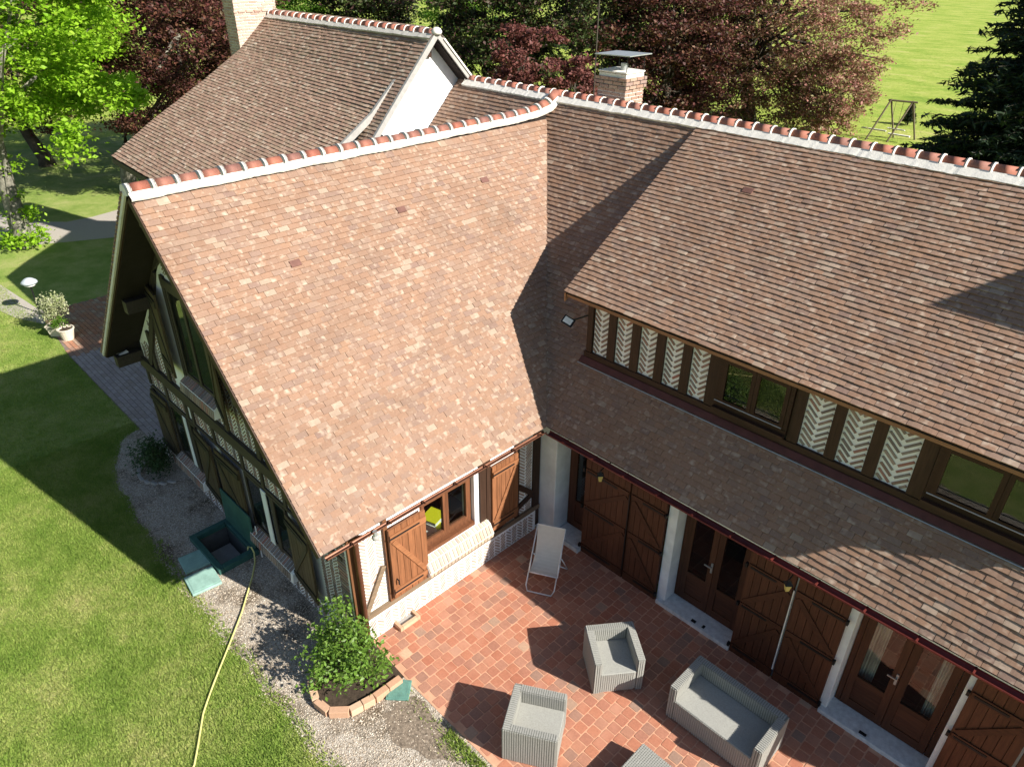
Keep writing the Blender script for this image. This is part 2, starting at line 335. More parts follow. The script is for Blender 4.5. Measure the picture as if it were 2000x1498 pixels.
# ------------------------------------------------------------------ ground, with a real hole for the cellar pit
PIT = (-4.12, -3.12, -4.98, -4.42)
def sheet_with_hole(mb, x0, x1, y0, y1, z, hole):
    a, b_, c, d = hole
    for (p, q_, r, s) in ((x0, a, y0, y1), (b_, x1, y0, y1), (a, b_, y0, c), (a, b_, d, y1)):
        if q_ > p and s > r: mb.add([(p, r, z), (q_, r, z), (q_, s, z), (p, s, z)], [(0, 1, 2, 3)])
    return mb
g = MB(); sheet_with_hole(g, -40, 14, -30, 12, 0, PIT)
g.build('lawn', M['grass'], kind='structure')
g = MB()
for (a, b_, c, d) in ((-900, -40, -900, 900), (14, 900, -900, 900), (-40, 14, -900, -30), (-40, 14, 12, 900)):
    g.add([(a, c, 0), (b_, c, 0), (b_, d, 0), (a, d, 0)], [(0, 1, 2, 3)])
g.build('field', M['field'], kind='structure')

def wob(t, s=0): return math.sin(t * 2.3 + s) * .5 + math.sin(t * 5.1 + 1.3 * s) * .3 + math.sin(t * 11.7 + s * 2) * .2
def lawn_edge(x):   # y of the lawn/gravel edge
    if x < -8.6: return -4.3
    if x < -7.0: return -4.4 - 1.0 * math.sqrt(max(0, (x + 8.6) / 1.6)) + .04 * wob(x * 3)
    return -5.40 - .25 * min(1, (x + 7) / 3) + .06 * wob(x * 2.1)
# gravel bed: strips of quads between the edge and y=-4.0
g = MB(); xs = np.arange(-8.6, 7.0, .08)
for i in range(len(xs) - 1):
    a, b_ = xs[i], xs[i + 1]; ya, yb = lawn_edge(a), lawn_edge(b_)
    if b_ <= PIT[0] or a >= PIT[1]: g.add([(a, ya, .006), (b_, yb, .006), (b_, -3.9, .006), (a, -3.9, .006)], [(0, 1, 2, 3)])
    else:
        g.add([(a, ya, .006), (b_, yb, .006), (b_, PIT[2], .006), (a, PIT[2], .006)], [(0, 1, 2, 3)])
        g.add([(a, PIT[3], .006), (b_, PIT[3], .006), (b_, -3.9, .006), (a, -3.9, .006)], [(0, 1, 2, 3)])
g.build('gravel_bed', M['gravel'], kind='structure')

g = MB(); ring = []
for k in range(26):
    a = k * 6.2832 / 26; r = 1 + .16 * math.sin(3 * a + 1) + .1 * math.sin(7 * a); ring.append((1.75 + .62 * r * math.cos(a), -4.42 + .32 * r * math.sin(a), .010))
g.add(ring, [tuple(range(26))]); g.build('soil_patch', M['soil2'], kind='structure')
def scatter_stones(n, fn, size, name, label):
    t = np.array([(1, 0, 0), (0, 1, 0), (-1, 0, 0), (0, -1, 0), (0, 0, .8), (0, 0, -.3)]); f = np.array([(0, 1, 4), (1, 2, 4), (2, 3, 4), (3, 0, 4)])
    P = fn(n); n = len(P); a = RNG.random(n) * 6.28; s = size * (.5 + RNG.random(n) ** 2 * 1.1)
    sx = (.7 + .6 * RNG.random(n)) * s; sy = (.7 + .6 * RNG.random(n)) * s; sz = (.5 + .5 * RNG.random(n)) * s
    tv = t[None] * np.stack([sx, sy, sz], 1)[:, None]; c, s_ = np.cos(a)[:, None], np.sin(a)[:, None]
    X = tv[..., 0] * c - tv[..., 1] * s_; Y = tv[..., 0] * s_ + tv[..., 1] * c
    v = np.stack([X, Y, tv[..., 2]], -1) + P[:, None]
    F = (f[None] + 6 * np.arange(n)[:, None, None]).reshape(-1, 3)
    o = link(name, np_mesh(name, v.reshape(-1, 3), F), M['stones'], None, None, 'stuff'); setp(o, label, 'gravel')
def gravel_pts(n):
    x = RNG.uniform(-8.7, 5.5, n); y = RNG.uniform(-5.85, -4.0, n)
    e = np.array([lawn_edge(t) for t in x]); ok = (y > e - .05 + RNG.normal(0, .04, n)) & ~((x > PIT[0] - .12) & (x < PIT[1] + .12) & (y > PIT[2] - .12) & (y < PIT[3] + .12)) & ~((x > .1) & (x < .95) & (y > -5.1))
    ok &= ~((((x - 1.75) / .62) ** 2 + ((y + 4.42) / .32) ** 2 < 1.1) & (RNG.random(n) < .5))
    ok &= ~((x < 0) & (y > -4.2)); ok &= ~((x > 0) & (y > -4.04))
    return np.stack([x[ok], y[ok], np.full(ok.sum(), .008)], 1)
scatter_stones(52000, gravel_pts, .010, 'gravel', 'pale loose gravel between the lawn and the gable wall')

# grass blades on the nearer lawn
def blades(n, fn, h, name, label):
    P = fn(n); n = len(P); a = RNG.random(n) * 6.28; hh = h * (.5 + RNG.random(n)); wd = h * .16 * (1 + RNG.random(n))
    dx, dy = np.cos(a), np.sin(a); lx, ly = RNG.normal(0, .5, n) * hh, RNG.normal(0, .5, n) * hh
    v = np.empty((n, 3, 3)); v[:, 0] = P + np.stack([-dx * wd, -dy * wd, 0 * a], 1); v[:, 1] = P + np.stack([dx * wd, dy * wd, 0 * a], 1)
    v[:, 2] = P + np.stack([lx, ly, hh], 1)
    o = link(name, np_mesh(name, v.reshape(-1, 3), np.arange(3 * n).reshape(-1, 3)), M['blade'], None, None, 'stuff'); setp(o, label, 'grass')
def near_lawn(n):
    x = np.concatenate([RNG.uniform(-9, 2.6, int(n * .72)), RNG.uniform(-22, -9, n - int(n * .72))]); y = RNG.uniform(-10.5, -4.0, n)
    e = np.array([lawn_edge(t) for t in x]) + RNG.normal(0, .035, n)
    ok = (y < e) | ((x < -9) & (y < -4.45)) & (y < e + .0)
    P = np.stack([x[ok], y[ok], np.zeros(ok.sum())], 1); u, v, z = project(P); k = (u > -60) & (u < 2060) & (v < 1560)
    return P[k]
blades(520000, near_lawn, .034, 'lawn_blades', 'short green and yellowish mown grass of the lawn')
def tuft_edge(n):
    x = RNG.uniform(.9, 3.2, n); y = -4.10 - np.abs(RNG.normal(0, .12, n)); c = RNG.random(n) < .06 + .9 * (x > 2.1)
    x2 = RNG.uniform(-4.6, 2.8, n); y2 = np.array([lawn_edge(t) for t in x2]) + .02 + np.abs(RNG.normal(0, .07, n))
    P = np.concatenate([np.stack([x[c], y[c], 0 * x[c]], 1), np.stack([x2, y2, 0 * x2], 1)[: n // 2]]); return P
blades(3600, tuft_edge, .045, 'edge_grass', 'taller grass tufts along the gravel edge')

# driveway and small path
def ribbon(pts, wds, z, name, mat):
    mb = MB(); L_, R_ = [], []
    for i, p in enumerate(pts):
        d = nrm(V3(*pts[min(i + 1, len(pts) - 1)], 0) - V3(*pts[max(i - 1, 0)], 0)); nx = V3(-d[1], d[0], 0)
        L_.append(V3(*p, z) + nx * wds[i] / 2); R_.append(V3(*p, z) - nx * wds[i] / 2)
    for i in range(len(pts) - 1): mb.add([R_[i], R_[i + 1], L_[i + 1], L_[i]], [(0, 1, 2, 3)])
    return mb.build(name, mat, kind='structure')
ribbon([(-60, -9), (-40, -6.2), (-30, -4.1), (-26, -2.7), (-24.4, -1.5), (-23.8, 0.2), (-24.3, 2.5), (-26, 6)], [3, 2.6, 2.2, 2.2, 2.6, 3.2, 3.2, 3.2], .004, 'driveway', M['drive'])
ribbon([(-40, -6.5), (-28, -5.6), (-22, -5.0), (-19, -4.65), (-17.2, -4.35), (-16.2, -3.9)], [1, 1, .95, .9, .7, .7], .008, 'garden_path', M['drive'])

# brick path beside the west side of the wing
path = MB().add([(-16.9, -4.02, .010), (-13.5, -4.32, .010), (-7.05, -4.32, .010), (-7.05, -1.6, .010), (-16.9, -1.9, .010)], [(0, 1, 2, 3, 4)]).build('brick_path', M['pathjoint'], kind='structure')

BOX5 = np.array([(0, 3, 2, 1), (4, 5, 6, 7), (0, 1, 5, 4), (1, 2, 6, 5), (2, 3, 7, 6), (3, 0, 4, 7)])
UNIT = np.array([(-.5, -.5, -.5), (.5, -.5, -.5), (.5, .5, -.5), (-.5, .5, -.5), (-.5, -.5, .5), (.5, -.5, .5), (.5, .5, .5), (-.5, .5, .5)])
def pieces(name, frames, mat, parent, limit=300, tmpl=(UNIT, BOX5), stuffname=None, vis=True, mats=None):
    """frames: list of (centre, A, B, C) with A,B,C the full edge vectors. The largest on screen become objects, the rest one stuff part."""
    if not frames: return
    Cn = np.array([f[0] for f in frames]); A = np.array([f[1] for f in frames]); B = np.array([f[2] for f in frames]); D = np.array([f[3] for f in frames])
    u, v, z = project(Cn); area = np.linalg.norm(np.cross(A, B), axis=1) + .3 * np.linalg.norm(D, axis=1) * np.linalg.norm(A, axis=1)
    nn = np.cross(A, B); nn /= np.linalg.norm(nn, axis=1)[:, None]; dd = Cn - cam_loc; dist = np.linalg.norm(dd, axis=1)
    score = area / dist ** 2 * (np.abs((nn * dd).sum(1)) / dist + .15)
    score[(u < 5) | (u > 1995) | (v < 5) | (v > 1493) | (z < 0)] = 0
    order = np.argsort(-score); top = [i for i in order[:limit] if score[i] > 0]; rest = np.setdiff1d(np.arange(len(frames)), top)
    off = WL[parent]; tv, tf = tmpl
    me = np_mesh(name, tv, tf); me.materials.append(mat)
    for i in top:
        o = bpy.data.objects.new(name, me); C.objects.link(o); o.parent = parent; WL[o] = off
        p = Cn[i] - off; o.matrix_local = Matrix(((A[i][0], B[i][0], D[i][0], p[0]), (A[i][1], B[i][1], D[i][1], p[1]), (A[i][2], B[i][2], D[i][2], p[2]), (0, 0, 0, 1)))
    if len(rest):
        vv = (Cn[rest] - off)[:, None] + tv[None, :, 0:1] * A[rest][:, None] + tv[None, :, 1:2] * B[rest][:, None] + tv[None, :, 2:3] * D[rest][:, None]
        F = (tf[None] + len(tv) * np.arange(len(rest))[:, None, None]).reshape(-1, tf.shape[1])
        link(stuffname or name + 's', np_mesh(name + 's', vv.reshape(-1, 3), F), mat, parent, None, 'stuff')

# path bricks (22 x 11 cm, laid in stretcher bond)
fr = []
for j in range(26):
    y = -4.25 + j * .115
    for i in range(46):
        x = -16.8 + (i + .5 * (j % 2)) * .222
        if x > -7.2 or (x < -13.5 and y < -4.28 + (-13.5 - x) * .085): continue
        fr.append((V3(x + random.uniform(-.004, .004), y, .012 + random.uniform(0, .004)), V3(.208, random.uniform(-.006, .006), 0), V3(0, .102, 0), V3(0, 0, .02)))
pieces('paving_brick', [f for f in fr if f[0][0] < -13.3], M['pathbrick'], path, 140); pieces('paving_brick', [f for f in fr if f[0][0] >= -13.3], M['paver'], path, 160)

# patio
patio = MB().box(0.02, 11, -4.04, -.02, -.05, .012).build('patio', M['grout'], kind='structure')
fr = []
for i in range(65):
    x = .10 + i * .1725
    for j in range(26):
        y = -4.03 + (j + .5 * (i % 2)) * .168 + random.uniform(-.004, .004)
        if y > -.08 or y < -4.0: continue
        if x < .95 and y < -3.99: continue
        fr.append((V3(y * 0 + x + random.uniform(-.003, .003), y + .02, .0085 + random.uniform(-.0015, .0015)), V3(.160, random.uniform(-.005, .005), 0), V3(random.uniform(-.005, .005), .156, 0), V3(0, 0, .016)))
# clipped square with softened corners
oct_ = [(-.5, -.42), (-.42, -.5), (.42, -.5), (.5, -.42), (.5, .42), (.42, .5), (-.42, .5), (-.5, .42)]
tv = np.array([(a * .97, b_ * .97, .5) for a, b_ in oct_] + [(a, b_, -.3) for a, b_ in oct_])
me_f = [tuple(range(8))] + [(i, 8 + i, 8 + (i + 1) % 8, (i + 1) % 8) for i in range(8)]
tfq = [(0, 1, 2, 3), (0, 3, 4, 7), (4, 5, 6, 7)] + [((i + 1) % 8, i, 8 + i, 8 + (i + 1) % 8) for i in range(8)]
tfq = [q if k < 3 else q for k, q in enumerate(tfq)]
pieces('patio_tile', fr, M['patio'], patio, 300, (tv, np.array(tfq)))

# ================================================================== ROOF TILES
TW, TE = .169, .0902
# template in units: x half-width .5, y 0..1 -> up-slope .15, z in metres scaled
tt = []
for y_, zt, zb in ((0, .0305, .0145), (1, .006, -.004)):
    for x_ in (-.5, -.17, .17, .5): tt.append((x_, y_, zt + (.0018 if abs(x_) < .3 else 0)))
    for x_ in (-.5, .5): tt.append((x_, y_, zb))
TT = np.array(tt)
TF = np.array([(0, 1, 7, 6), (1, 2, 8, 7), (2, 3, 9, 8), (4, 5, 2, 1), (4, 1, 0, 4), (5, 3, 2, 5), (4, 0, 6, 10), (3, 5, 11, 9)])
TF = np.array([(0, 1, 7, 6), (1, 2, 8, 7), (2, 3, 9, 8), (4, 5, 3, 0), (4, 0, 6, 10), (3, 5, 11, 9), (0, 3, 2, 1)])
def tile_frames(rowfn, nrows, skip=None):
    """rowfn(r)-> (P0 point of the course line at u=0, U unit, V unit upslope, N unit, umin, umax, [gaps])"""
    out = []
    for r in range(nrows):
        row = rowfn(r)
        if row is None: continue
        P0, U, V, Nn, spans = row
        for (a, b_) in spans:
            k0 = math.floor(a / TW) - 1; k1 = math.ceil(b_ / TW) + 1; sh = .5 * (r % 2) + .03 * math.sin(r * 1.7)
            for k in range(k0, k1):
                l = (k + sh) * TW + random.uniform(-.0025, .0025); h = (k + 1 + sh) * TW
                l, h = max(l, a), min(h, b_)
                if h - l < .03: continue
                c = P0 + U * (l + h) / 2 + Nn * random.uniform(-.001, .003) + V * (random.gauss(0, .0026) + .004 * math.sin(l * 1.1 + r * .9) + (-.012 if random.random() < .004 else 0))
                tilt = random.gauss(0, .006); sk = random.gauss(0, .008)
                out.append((c, nrm(U + V * sk + Nn * tilt) * (h - l - .0028), nrm(V - U * sk) * .135, Nn * (1 + random.gauss(0, .05))))
    return out
S45 = math.sqrt(.5)
SW = 1.0309; SN = math.hypot(1, SW)
HE, EV = 2.6, .389
ZR_W = HE + SW * (EV + 3.545)      # wing ridge 6.656
# wing east slope
def row_wing(r):
    d = r * TE + .01; dz = d * SW / SN; z = HE + dz; x = EV - d / SN
    if x < -3.50: return None
    ym = min(z - HE - EV, 3.9)
    return V3(x, 0, z), V3(0, 1, 0), nrm((-1, 0, SW)), nrm((SW, 0, 1)), [(-4.78, ym + .09)]
# main south slope
def row_main(r):
    d = r * TE + .01; z = HE + d * S45; y = -EV + d * S45
    if y > 3.93: return None
    if z < ZR_W:
        a = EV - (z - HE) / SW - .09; sp = [(a, 9.35 if z < 3.5 else .42)]
        b_ = -7.48 + (z - HE) / SW
        if b_ > -6.5: sp.append((-6.6, b_ + .03))
    else: sp = [(-6.6, .42)]
    if y > 3.45: sp = [(s[0], min(s[1], .0)) for s in sp]
    return V3(0, y, z), V3(1, 0, 0), V3(0, S45, S45), V3(0, -S45, S45), sp
SD = .623; DN = math.hypot(1, SD); DY0, DZ0 = .40, 4.70; DX0, DX1 = -.04, 7.72
def row_dorm(r):
    d = r * TE + .01; y = DY0 + d / DN; z = DZ0 + d * SD / DN
    if y > 3.95: return None
    return V3(0, y, z), V3(1, 0, 0), nrm((0, 1, SD)), nrm((0, -SD, 1)), [(DX0, DX1)]
fr_house = tile_frames(row_wing, 60) + tile_frames(row_main, 80) + tile_frames(row_dorm, 60)

house = thing('half_timbered_house', (0, 0, 0), 'long half-timbered house with new clay tile roof, projecting gable wing and tiled terrace', 'house')
# slabs under the tiles
roof = MB()
def slab(mb, poly, th):
    p = [np.asarray(q, float) for q in poly]; n_ = nrm(np.cross(p[1] - p[0], p[2] - p[0])); n_ = n_ if n_[2] > 0 else -n_
    mb.prism([q - n_ * .003 for q in p], -n_ * th)
yT = ZR_W - HE - EV
slab(roof, [(EV - .012, -4.775, HE), (-3.545, -4.775, ZR_W), (-3.545, yT, ZR_W), (EV - .012, -EV, HE)], .11)
slab(roof, [(-7.479, -4.775, HE), (-3.545, -4.775, ZR_W), (-3.545, yT, ZR_W), (-6.6, .5, HE + SW * .88), (-7.479, .5, HE)], .11)
slab(roof, [(EV, -EV + .012, HE), (9.34, -EV + .012, HE), (9.34, .62, 3.609), (.41, .62, 3.609), (.41, 4.0, 6.989), (-6.6, 4.0, 6.989), (-6.6, yT - 2.2, ZR_W - 2.2), (-5.67, yT - 2.2, ZR_W - 2.2), (-3.545, yT, ZR_W)], .11)
slab(roof, [(-6.6, 4.0, 6.989), (9.34, 4.0, 6.989), (9.34, 8.4, 2.6), (-6.6, 8.4, 2.6)], .11)
slab(roof, [(DX0 + .01, DY0 + .012, DZ0), (DX1 - .01, DY0 + .012, DZ0), (DX1 - .01, 3.93, DZ0 + SD * 3.53), (DX0 + .01, 3.93, DZ0 + SD * 3.53)], .12)
roof = roof.build('roof', M['deck'], house)
pieces('roof_tile', fr_house, M['tile'], roof, 300, (TT, TF))
# three darker vent tiles in the wing slope
for (y, x) in ((-3.15, -2.35), (-.95, -2.62), (1.05, -2.72)):
    z = HE + SW * (EV - x); n_ = nrm((SW, 0, 1)); v_ = nrm((-1, 0, SW))
    MB().obox(V3(x, y, z) + n_ * .018, V3(0, .17, 0), v_ * .105, n_ * .022).build('vent_tile', M['vent_tile'], roof, 'darker flat vent tile')
z_ = DZ0 + SD * 2.4
MB().obox(V3(1.55, DY0 + 2.4, z_) + nrm((0, -SD, 1)) * .018, V3(.17, 0, 0), nrm((0, 1, SD)) * .105, nrm((0, -SD, 1)) * .02).build('vent_tile', M['vent_tile'], roof, 'darker flat vent tile')

# ---- ridges
def half_cyl(r, L_, seg=8, thick=.0):
    v, f = [], []
    for i, y in enumerate((0, L_)):
        for k in range(seg + 1):
            a = math.radians(-12 + 204 * k / seg); v.append((r * math.cos(a), y, r * math.sin(a)))
    for k in range(seg): f.append((k + 1, k, seg + 1 + k, seg + 2 + k))
    v += [(0, 0, -.05), (0, L_, -.05)]; n = len(v)
    F = [tuple(q) for q in f]
    for k in range(seg): F.append((k, k + 1, n - 2, n - 2)); F.append((seg + 2 + k, seg + 1 + k, n - 1, n - 1))
    me = bpy.data.meshes.new('ridge_tile'); me.from_pydata(v, [], [q if len(set(q)) == 4 else tuple(dict.fromkeys(q)) for q in F])
    me.polygons.foreach_set('use_smooth', [len(p.vertices) == 4 for p in me.polygons]); me.update(); return me
ridge_me = half_cyl(.105, 1.0); ridge_me.materials.append(M['ridge'])
collar_me = half_cyl(.119, 1.0); collar_me.materials.append(M['mortar']); collar_me.name = 'mortar_collar'
def ridge_run(pts, parent, step=.335, band=.13, slope=(1.0, 1.0), mortar='mortar', r=1.0, cw=.042):
    P = [np.asarray(p, float) for p in pts]; seg = [np.linalg.norm(P[i + 1] - P[i]) for i in range(len(P) - 1)]; tot = sum(seg)
    def at(s):
        s = max(0, min(tot, s))
        for i, l in enumerate(seg):
            if s <= l + 1e-9: return P[i] + (P[i + 1] - P[i]) * s / l
            s -= l
        return P[-1]
    n = max(1, round(tot / step)); st = tot / n; off = WL[parent]
    for k in range(n):
        a, b_ = at(k * st), at((k + 1) * st); d = b_ - a; L_ = np.linalg.norm(d); Y = d / L_; X = nrm(np.cross(Y, (0, 0, 1))); Z = np.cross(X, Y)
        for nm, me, s0, ln, rr in (('ridge_tile', ridge_me, 0, L_, 1.0), ('mortar_collar', collar_me, -.022, cw, 1.0)):
            o = bpy.data.objects.new(nm, me); C.objects.link(o); o.parent = parent; WL[o] = off
            p = a + Y * s0 - off + Z * random.uniform(-.004, .004); q = r * random.uniform(.97, 1.03); X_, Z_ = X * q, Z * q
            tw = random.uniform(-.02, .02)
            Yv = (Y + X * tw) * ln
            o.matrix_local = Matrix(((X_[0], Yv[0], Z_[0], p[0]), (X_[1], Yv[1], Z_[1], p[1]), (X_[2], Yv[2], Z_[2], p[2]), (0, 0, 0, 1)))
    m_ = int(tot / .06) + 1
    for sgn, sl in ((1, slope[0]), (-1, slope[1])):
        prev = None; mb = MB()
        for k in range(m_ + 1):
            a = at(tot * k / m_); d = at(tot * k / m_ + .02) - at(tot * k / m_ - .02); Y = nrm(d); X = nrm(np.cross(Y, (0, 0, 1))) * sgn; dn = nrm(X - V3(0, 0, sl))
            nn_ = nrm(X * sl + V3(0, 0, 1)); w_ = band + .005 * math.sin(k * .37) + random.uniform(-.006, .006)
            cur = [a + X * .075 * r + V3(0, 0, .035), a + X * .09 * r + dn * w_ + nn_ * (.042 + random.uniform(-.004, .004)), a + X * .09 * r + dn * (w_ + .01) + nn_ * .0]
            if prev:
                i0 = len(mb.v); mb.v += [tuple(p) for p in prev + cur]
                q = [(0, 1, 4, 3), (1, 2, 5, 4)]; mb.f += [tuple(i0 + j for j in (t if sgn < 0 else t[::-1])) for t in q]
            prev = cur
        mb.build('mortar_band', M[mortar], parent)
ridge_run([(-3.545, -4.80, ZR_W - .01), (-3.545, 0, ZR_W - .01), (-3.545, 2.5, ZR_W + .015), (-3.545, 3.2, ZR_W + .04), (-3.545, 3.6, ZR_W + .11), (-3.545, 3.95, ZR_W + .30)], roof, .335, .12, cw=.085)
ridge_run([(-6.35, 4.0, 6.925), (9.3, 4.0, 6.925)], roof, .335, .155, mortar='mortar')
# verge of the wing's gable: mortar strip with tile ends on both slopes
mb = MB()
for sgn in (1, -1):
    top = V3(-3.545, -4.80, ZR_W); low = V3(-3.545 + sgn * 3.934, -4.80, HE)
    n_ = nrm((sgn * SW, 0, 1)); d = nrm(low - top)
    mb.obox(top - n_ * .10, low - top, V3(0, .05, 0), n_ * .11)
mb.build('verge_board', M['timber'], roof)
mb = MB(); top = V3(-3.545, -4.83, ZR_W); low = V3(-3.545 - 3.934, -4.83, HE); n_ = nrm((-SW, 0, 1)); d = nrm(low - top)
mb.obox(top - n_ * .05, low - top, V3(0, .10, 0), n_ * .06)
mb.build('verge_mortar', M['mortar'], roof); mb = MB()
for k in range(46):
    p = top + d * (k * .122 + .04); mb.obox(p + n_ * .010 + V3(0, -.02, 0), d * .075, V3(0, .14, 0), n_ * .03)
mb.build('verge_tile_ends', M['tile'], roof, kind='stuff')
# dormer verge
MB().obox(V3(DX0, DY0 + .01, DZ0 - .16), V3(0, 3.5, 3.5 * SD), V3(.03, 0, 0), V3(0, 0, .15)).build('verge_board', M['fascia'], roof)
MB().obox(V3(DX0 + .04, DY0 + .03, DZ0 - .075), V3(DX1 - DX0 - .1, 0, 0), V3(0, .03, 0), V3(0, 0, .07)).build('fascia_board', M['fascia'], roof)
mb = MB()
for k in range(60):
    x = DX0 + .1 + k * .1275
    if x < DX1 - .1: mb.box(x, x + .12, DY0 + .065, DY0 + .24, DZ0 - .10, DZ0 - .085)
mb.build('soffit_boards', M['fascia'], roof, kind='stuff')
# rafter ends under the wing overhang and purlins
mb = MB()
for x in np.arange(-7.2, .3, .0001 + 1.18): mb.box(x - .05, x + .05, -4.72, -4.0, 0, 0) if False else None
for (x, z) in ((-3.545, ZR_W - .32), (-5.5, HE + SW * (7.48 - 5.5) - .30), (-1.6, HE + SW * (EV + 1.6) - .42), (-7.15, HE + .02), (.06, HE + .02)):
    MB().box(x - .09, x + .09, -4.70, -4.18, z - .22, z).build('purlin_end', M['timber_g'], house)

# ---- gutters
def gutter(a, b_, r, mat, side, parent, rail=True):
    a, b_ = np.asarray(a, float), np.asarray(b_, float); Y = nrm(b_ - a); X = np.asarray(side, float); mb = MB(); n = 9; L_ = b_ - a; v = []
    for rr in (r, r - .006):
        for e in (a, b_):
            for k in range(n):
                t = math.pi * k / (n - 1); v.append(e + X * rr * math.cos(t) * -1 + V3(0, 0, -1) * rr * math.sin(t))
    f = []
    for k in range(n - 1): f += [(k, k + 1, n + k + 1, n + k), (2 * n + k + 1, 2 * n + k, 3 * n + k, 3 * n + k + 1)]
    f += [(0, n, 3 * n, 2 * n), (n - 1, 3 * n - 1, 4 * n - 1, 2 * n - 1)]
    mb.add(v, f); o = mb.build('gutter', mat, parent)
    MB().tube([a + X * r, b_ + X * r], .008, 6).build('gutter_rim', mat, o)
    L2 = np.linalg.norm(L_); k = .4; hm = MB()
    while k < L2:
        p = a + Y * k; hm.obox(p - X * r, X * 2.1 * r, Y * .022, V3(0, 0, .008)); hm.obox(p + X * .9 * r, X * .03, Y * .022, V3(0, 0, .03)); k += .62
    hm.build('gutter_bracket', mat, o)
gutter((EV + .035, -4.72, HE - .035), (EV + .035, -.46, HE - .03), .040, M['copper'], (1, 0, 0), roof)
gutter((.46, -EV - .04, HE - .035), (9.3, -EV - .04, HE - .035), .062, M['redgutter'], (0, -1, 0), roof)

# ================================================================== WALLS
OB = []   # infill bricks gathered for the house
def herring(o, U, V, w_, h, n_, colw=.16, pitch=.068, bh=.026, sink=.006, clip=None, ang=42):
    """chevron brickwork on a panel; o lower-left corner, U right, V up, n_ outward"""
    o = np.asarray(o, float); U, V, n_ = map(nrm, (U, V, n_)); nc = max(1, round(w_ / colw)); cw = w_ / nc; t = math.tan(math.radians(ang)); L_ = (cw - .03) / math.cos(math.radians(ang))
    for c in range(nc):
        sgn = -1 if c % 2 == 0 else 1; k = 0; y = -cw * t / 2
        while y < h + cw * t / 2:
            cx, cy = cw * (c + .5), y + random.uniform(-.003, .003); dx, dy = math.cos(math.radians(ang)), sgn * math.sin(math.radians(ang))
            # trim to the panel
            l0, l1 = -L_ / 2, L_ / 2
            for (lo, hi, p, d) in ((.012, h - .012, cy, dy),):
                ta, tb = (lo - p) / d, (hi - p) / d; ta, tb = min(ta, tb), max(ta, tb); l0, l1 = max(l0, ta), min(l1, tb)
            y += pitch
            if l1 - l0 < .05: continue
            m_ = (l0 + l1) / 2; uu, vv = cx + dx * m_, cy + dy * m_
            if clip and not clip(uu, vv): continue
            L2 = (l1 - l0) * random.uniform(.9, 1.0); D = U * dx + V * dy; W_ = -U * dy + V * dx
            OB.append((o + U * uu + V * vv + n_ * random.uniform(.002, .005), D * L2, W_ * bh * random.uniform(.85, 1.15), n_ * .014))

# --- main facade (y = 0): openings
X0 = V3(1, 0, 0); Y0 = V3(0, 1, 0); Z0 = V3(0, 0, 1); TOP = 2.78
wall = MB()
wall.box(-.12, .40, -.10, .34, 0, 2.55)                       # white corner pillar
wall.box(.40, 2.70, .0, .30, 2.20, TOP); wall.box(2.70, 2.87, .0, .34, 0, TOP)
wall.box(2.87, 4.13, .0, .30, 2.20, TOP); wall.box(4.13, 5.70, .0, .34, 0, TOP)
wall.box(5.70, 7.05, .0, .30, 2.20, TOP); wall.box(7.05, 9.3, .0, .34, 0, TOP)
wall.box(9.0, 9.3, .345, 8.0, 0, TOP); wall.box(-6.5, 9.3, 8.0, 8.2, 0, 2.5)
wall = wall.build('facade_wall', M['white'], house, bevel=.012)
MB().box(-.22, 1.05, -.16, -.105, 0, .10).box(.41, 1.05, -.10, .30, 0, .10).build('plinth_stone', M['stone'], house, bevel=.015)
for (a, b_) in ((2.74, 4.14), (5.62, 7.10)):
    MB().box(a, b_, -.09, .30, .0, .085).build('door_step', M['stone'], house, bevel=.012)
MB().box(3.42, 3.50, -.05, .0, .085, .10).box(3.62, 3.66, -.04, .02, .085, .10).build('door_stop', M['iron'], house)
MB().box(6.20, 6.30, -.05, -.01, .085, .105).build('door_stop', M['iron'], house)
MB().box(.38, 9.28, -.03, -.003, 2.30, 2.46).build('lintel_beam', M['timber_h'], house)

# interior: floor, back wall, curtains
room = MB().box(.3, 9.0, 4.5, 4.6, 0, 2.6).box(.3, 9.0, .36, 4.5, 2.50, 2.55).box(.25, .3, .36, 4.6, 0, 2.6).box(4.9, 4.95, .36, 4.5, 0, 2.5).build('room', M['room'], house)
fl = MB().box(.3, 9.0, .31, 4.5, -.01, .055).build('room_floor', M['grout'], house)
fr = []
for i in range(24):
    for j in range(11):
        x, y = .5 + i * .35, .5 + j * .35
        if x < 8.9 and y < 4.4: fr.append((V3(x, y, .058), V3(.335, 0, 0), V3(0, .335, 0), V3(0, 0, .01)))
pieces('floor_tile', fr, M['patio'], fl, 60)
def curtain(x0, x1, y, parent):
    mb = MB(); n = 26; pv = None
    for k in range(n + 1):
        x = x0 + (x1 - x0) * k / n; yy = y + .03 * math.sin(k * 1.9); cur = [V3(x, yy, 2.15), V3(x0 + (x - x0) * .9, yy + .01, .15)]
        if pv: mb.add([pv[0], pv[1], cur[1], cur[0]], [(0, 1, 2, 3)])
        pv = cur
    mb.build('curtain', M['curtain'], parent)

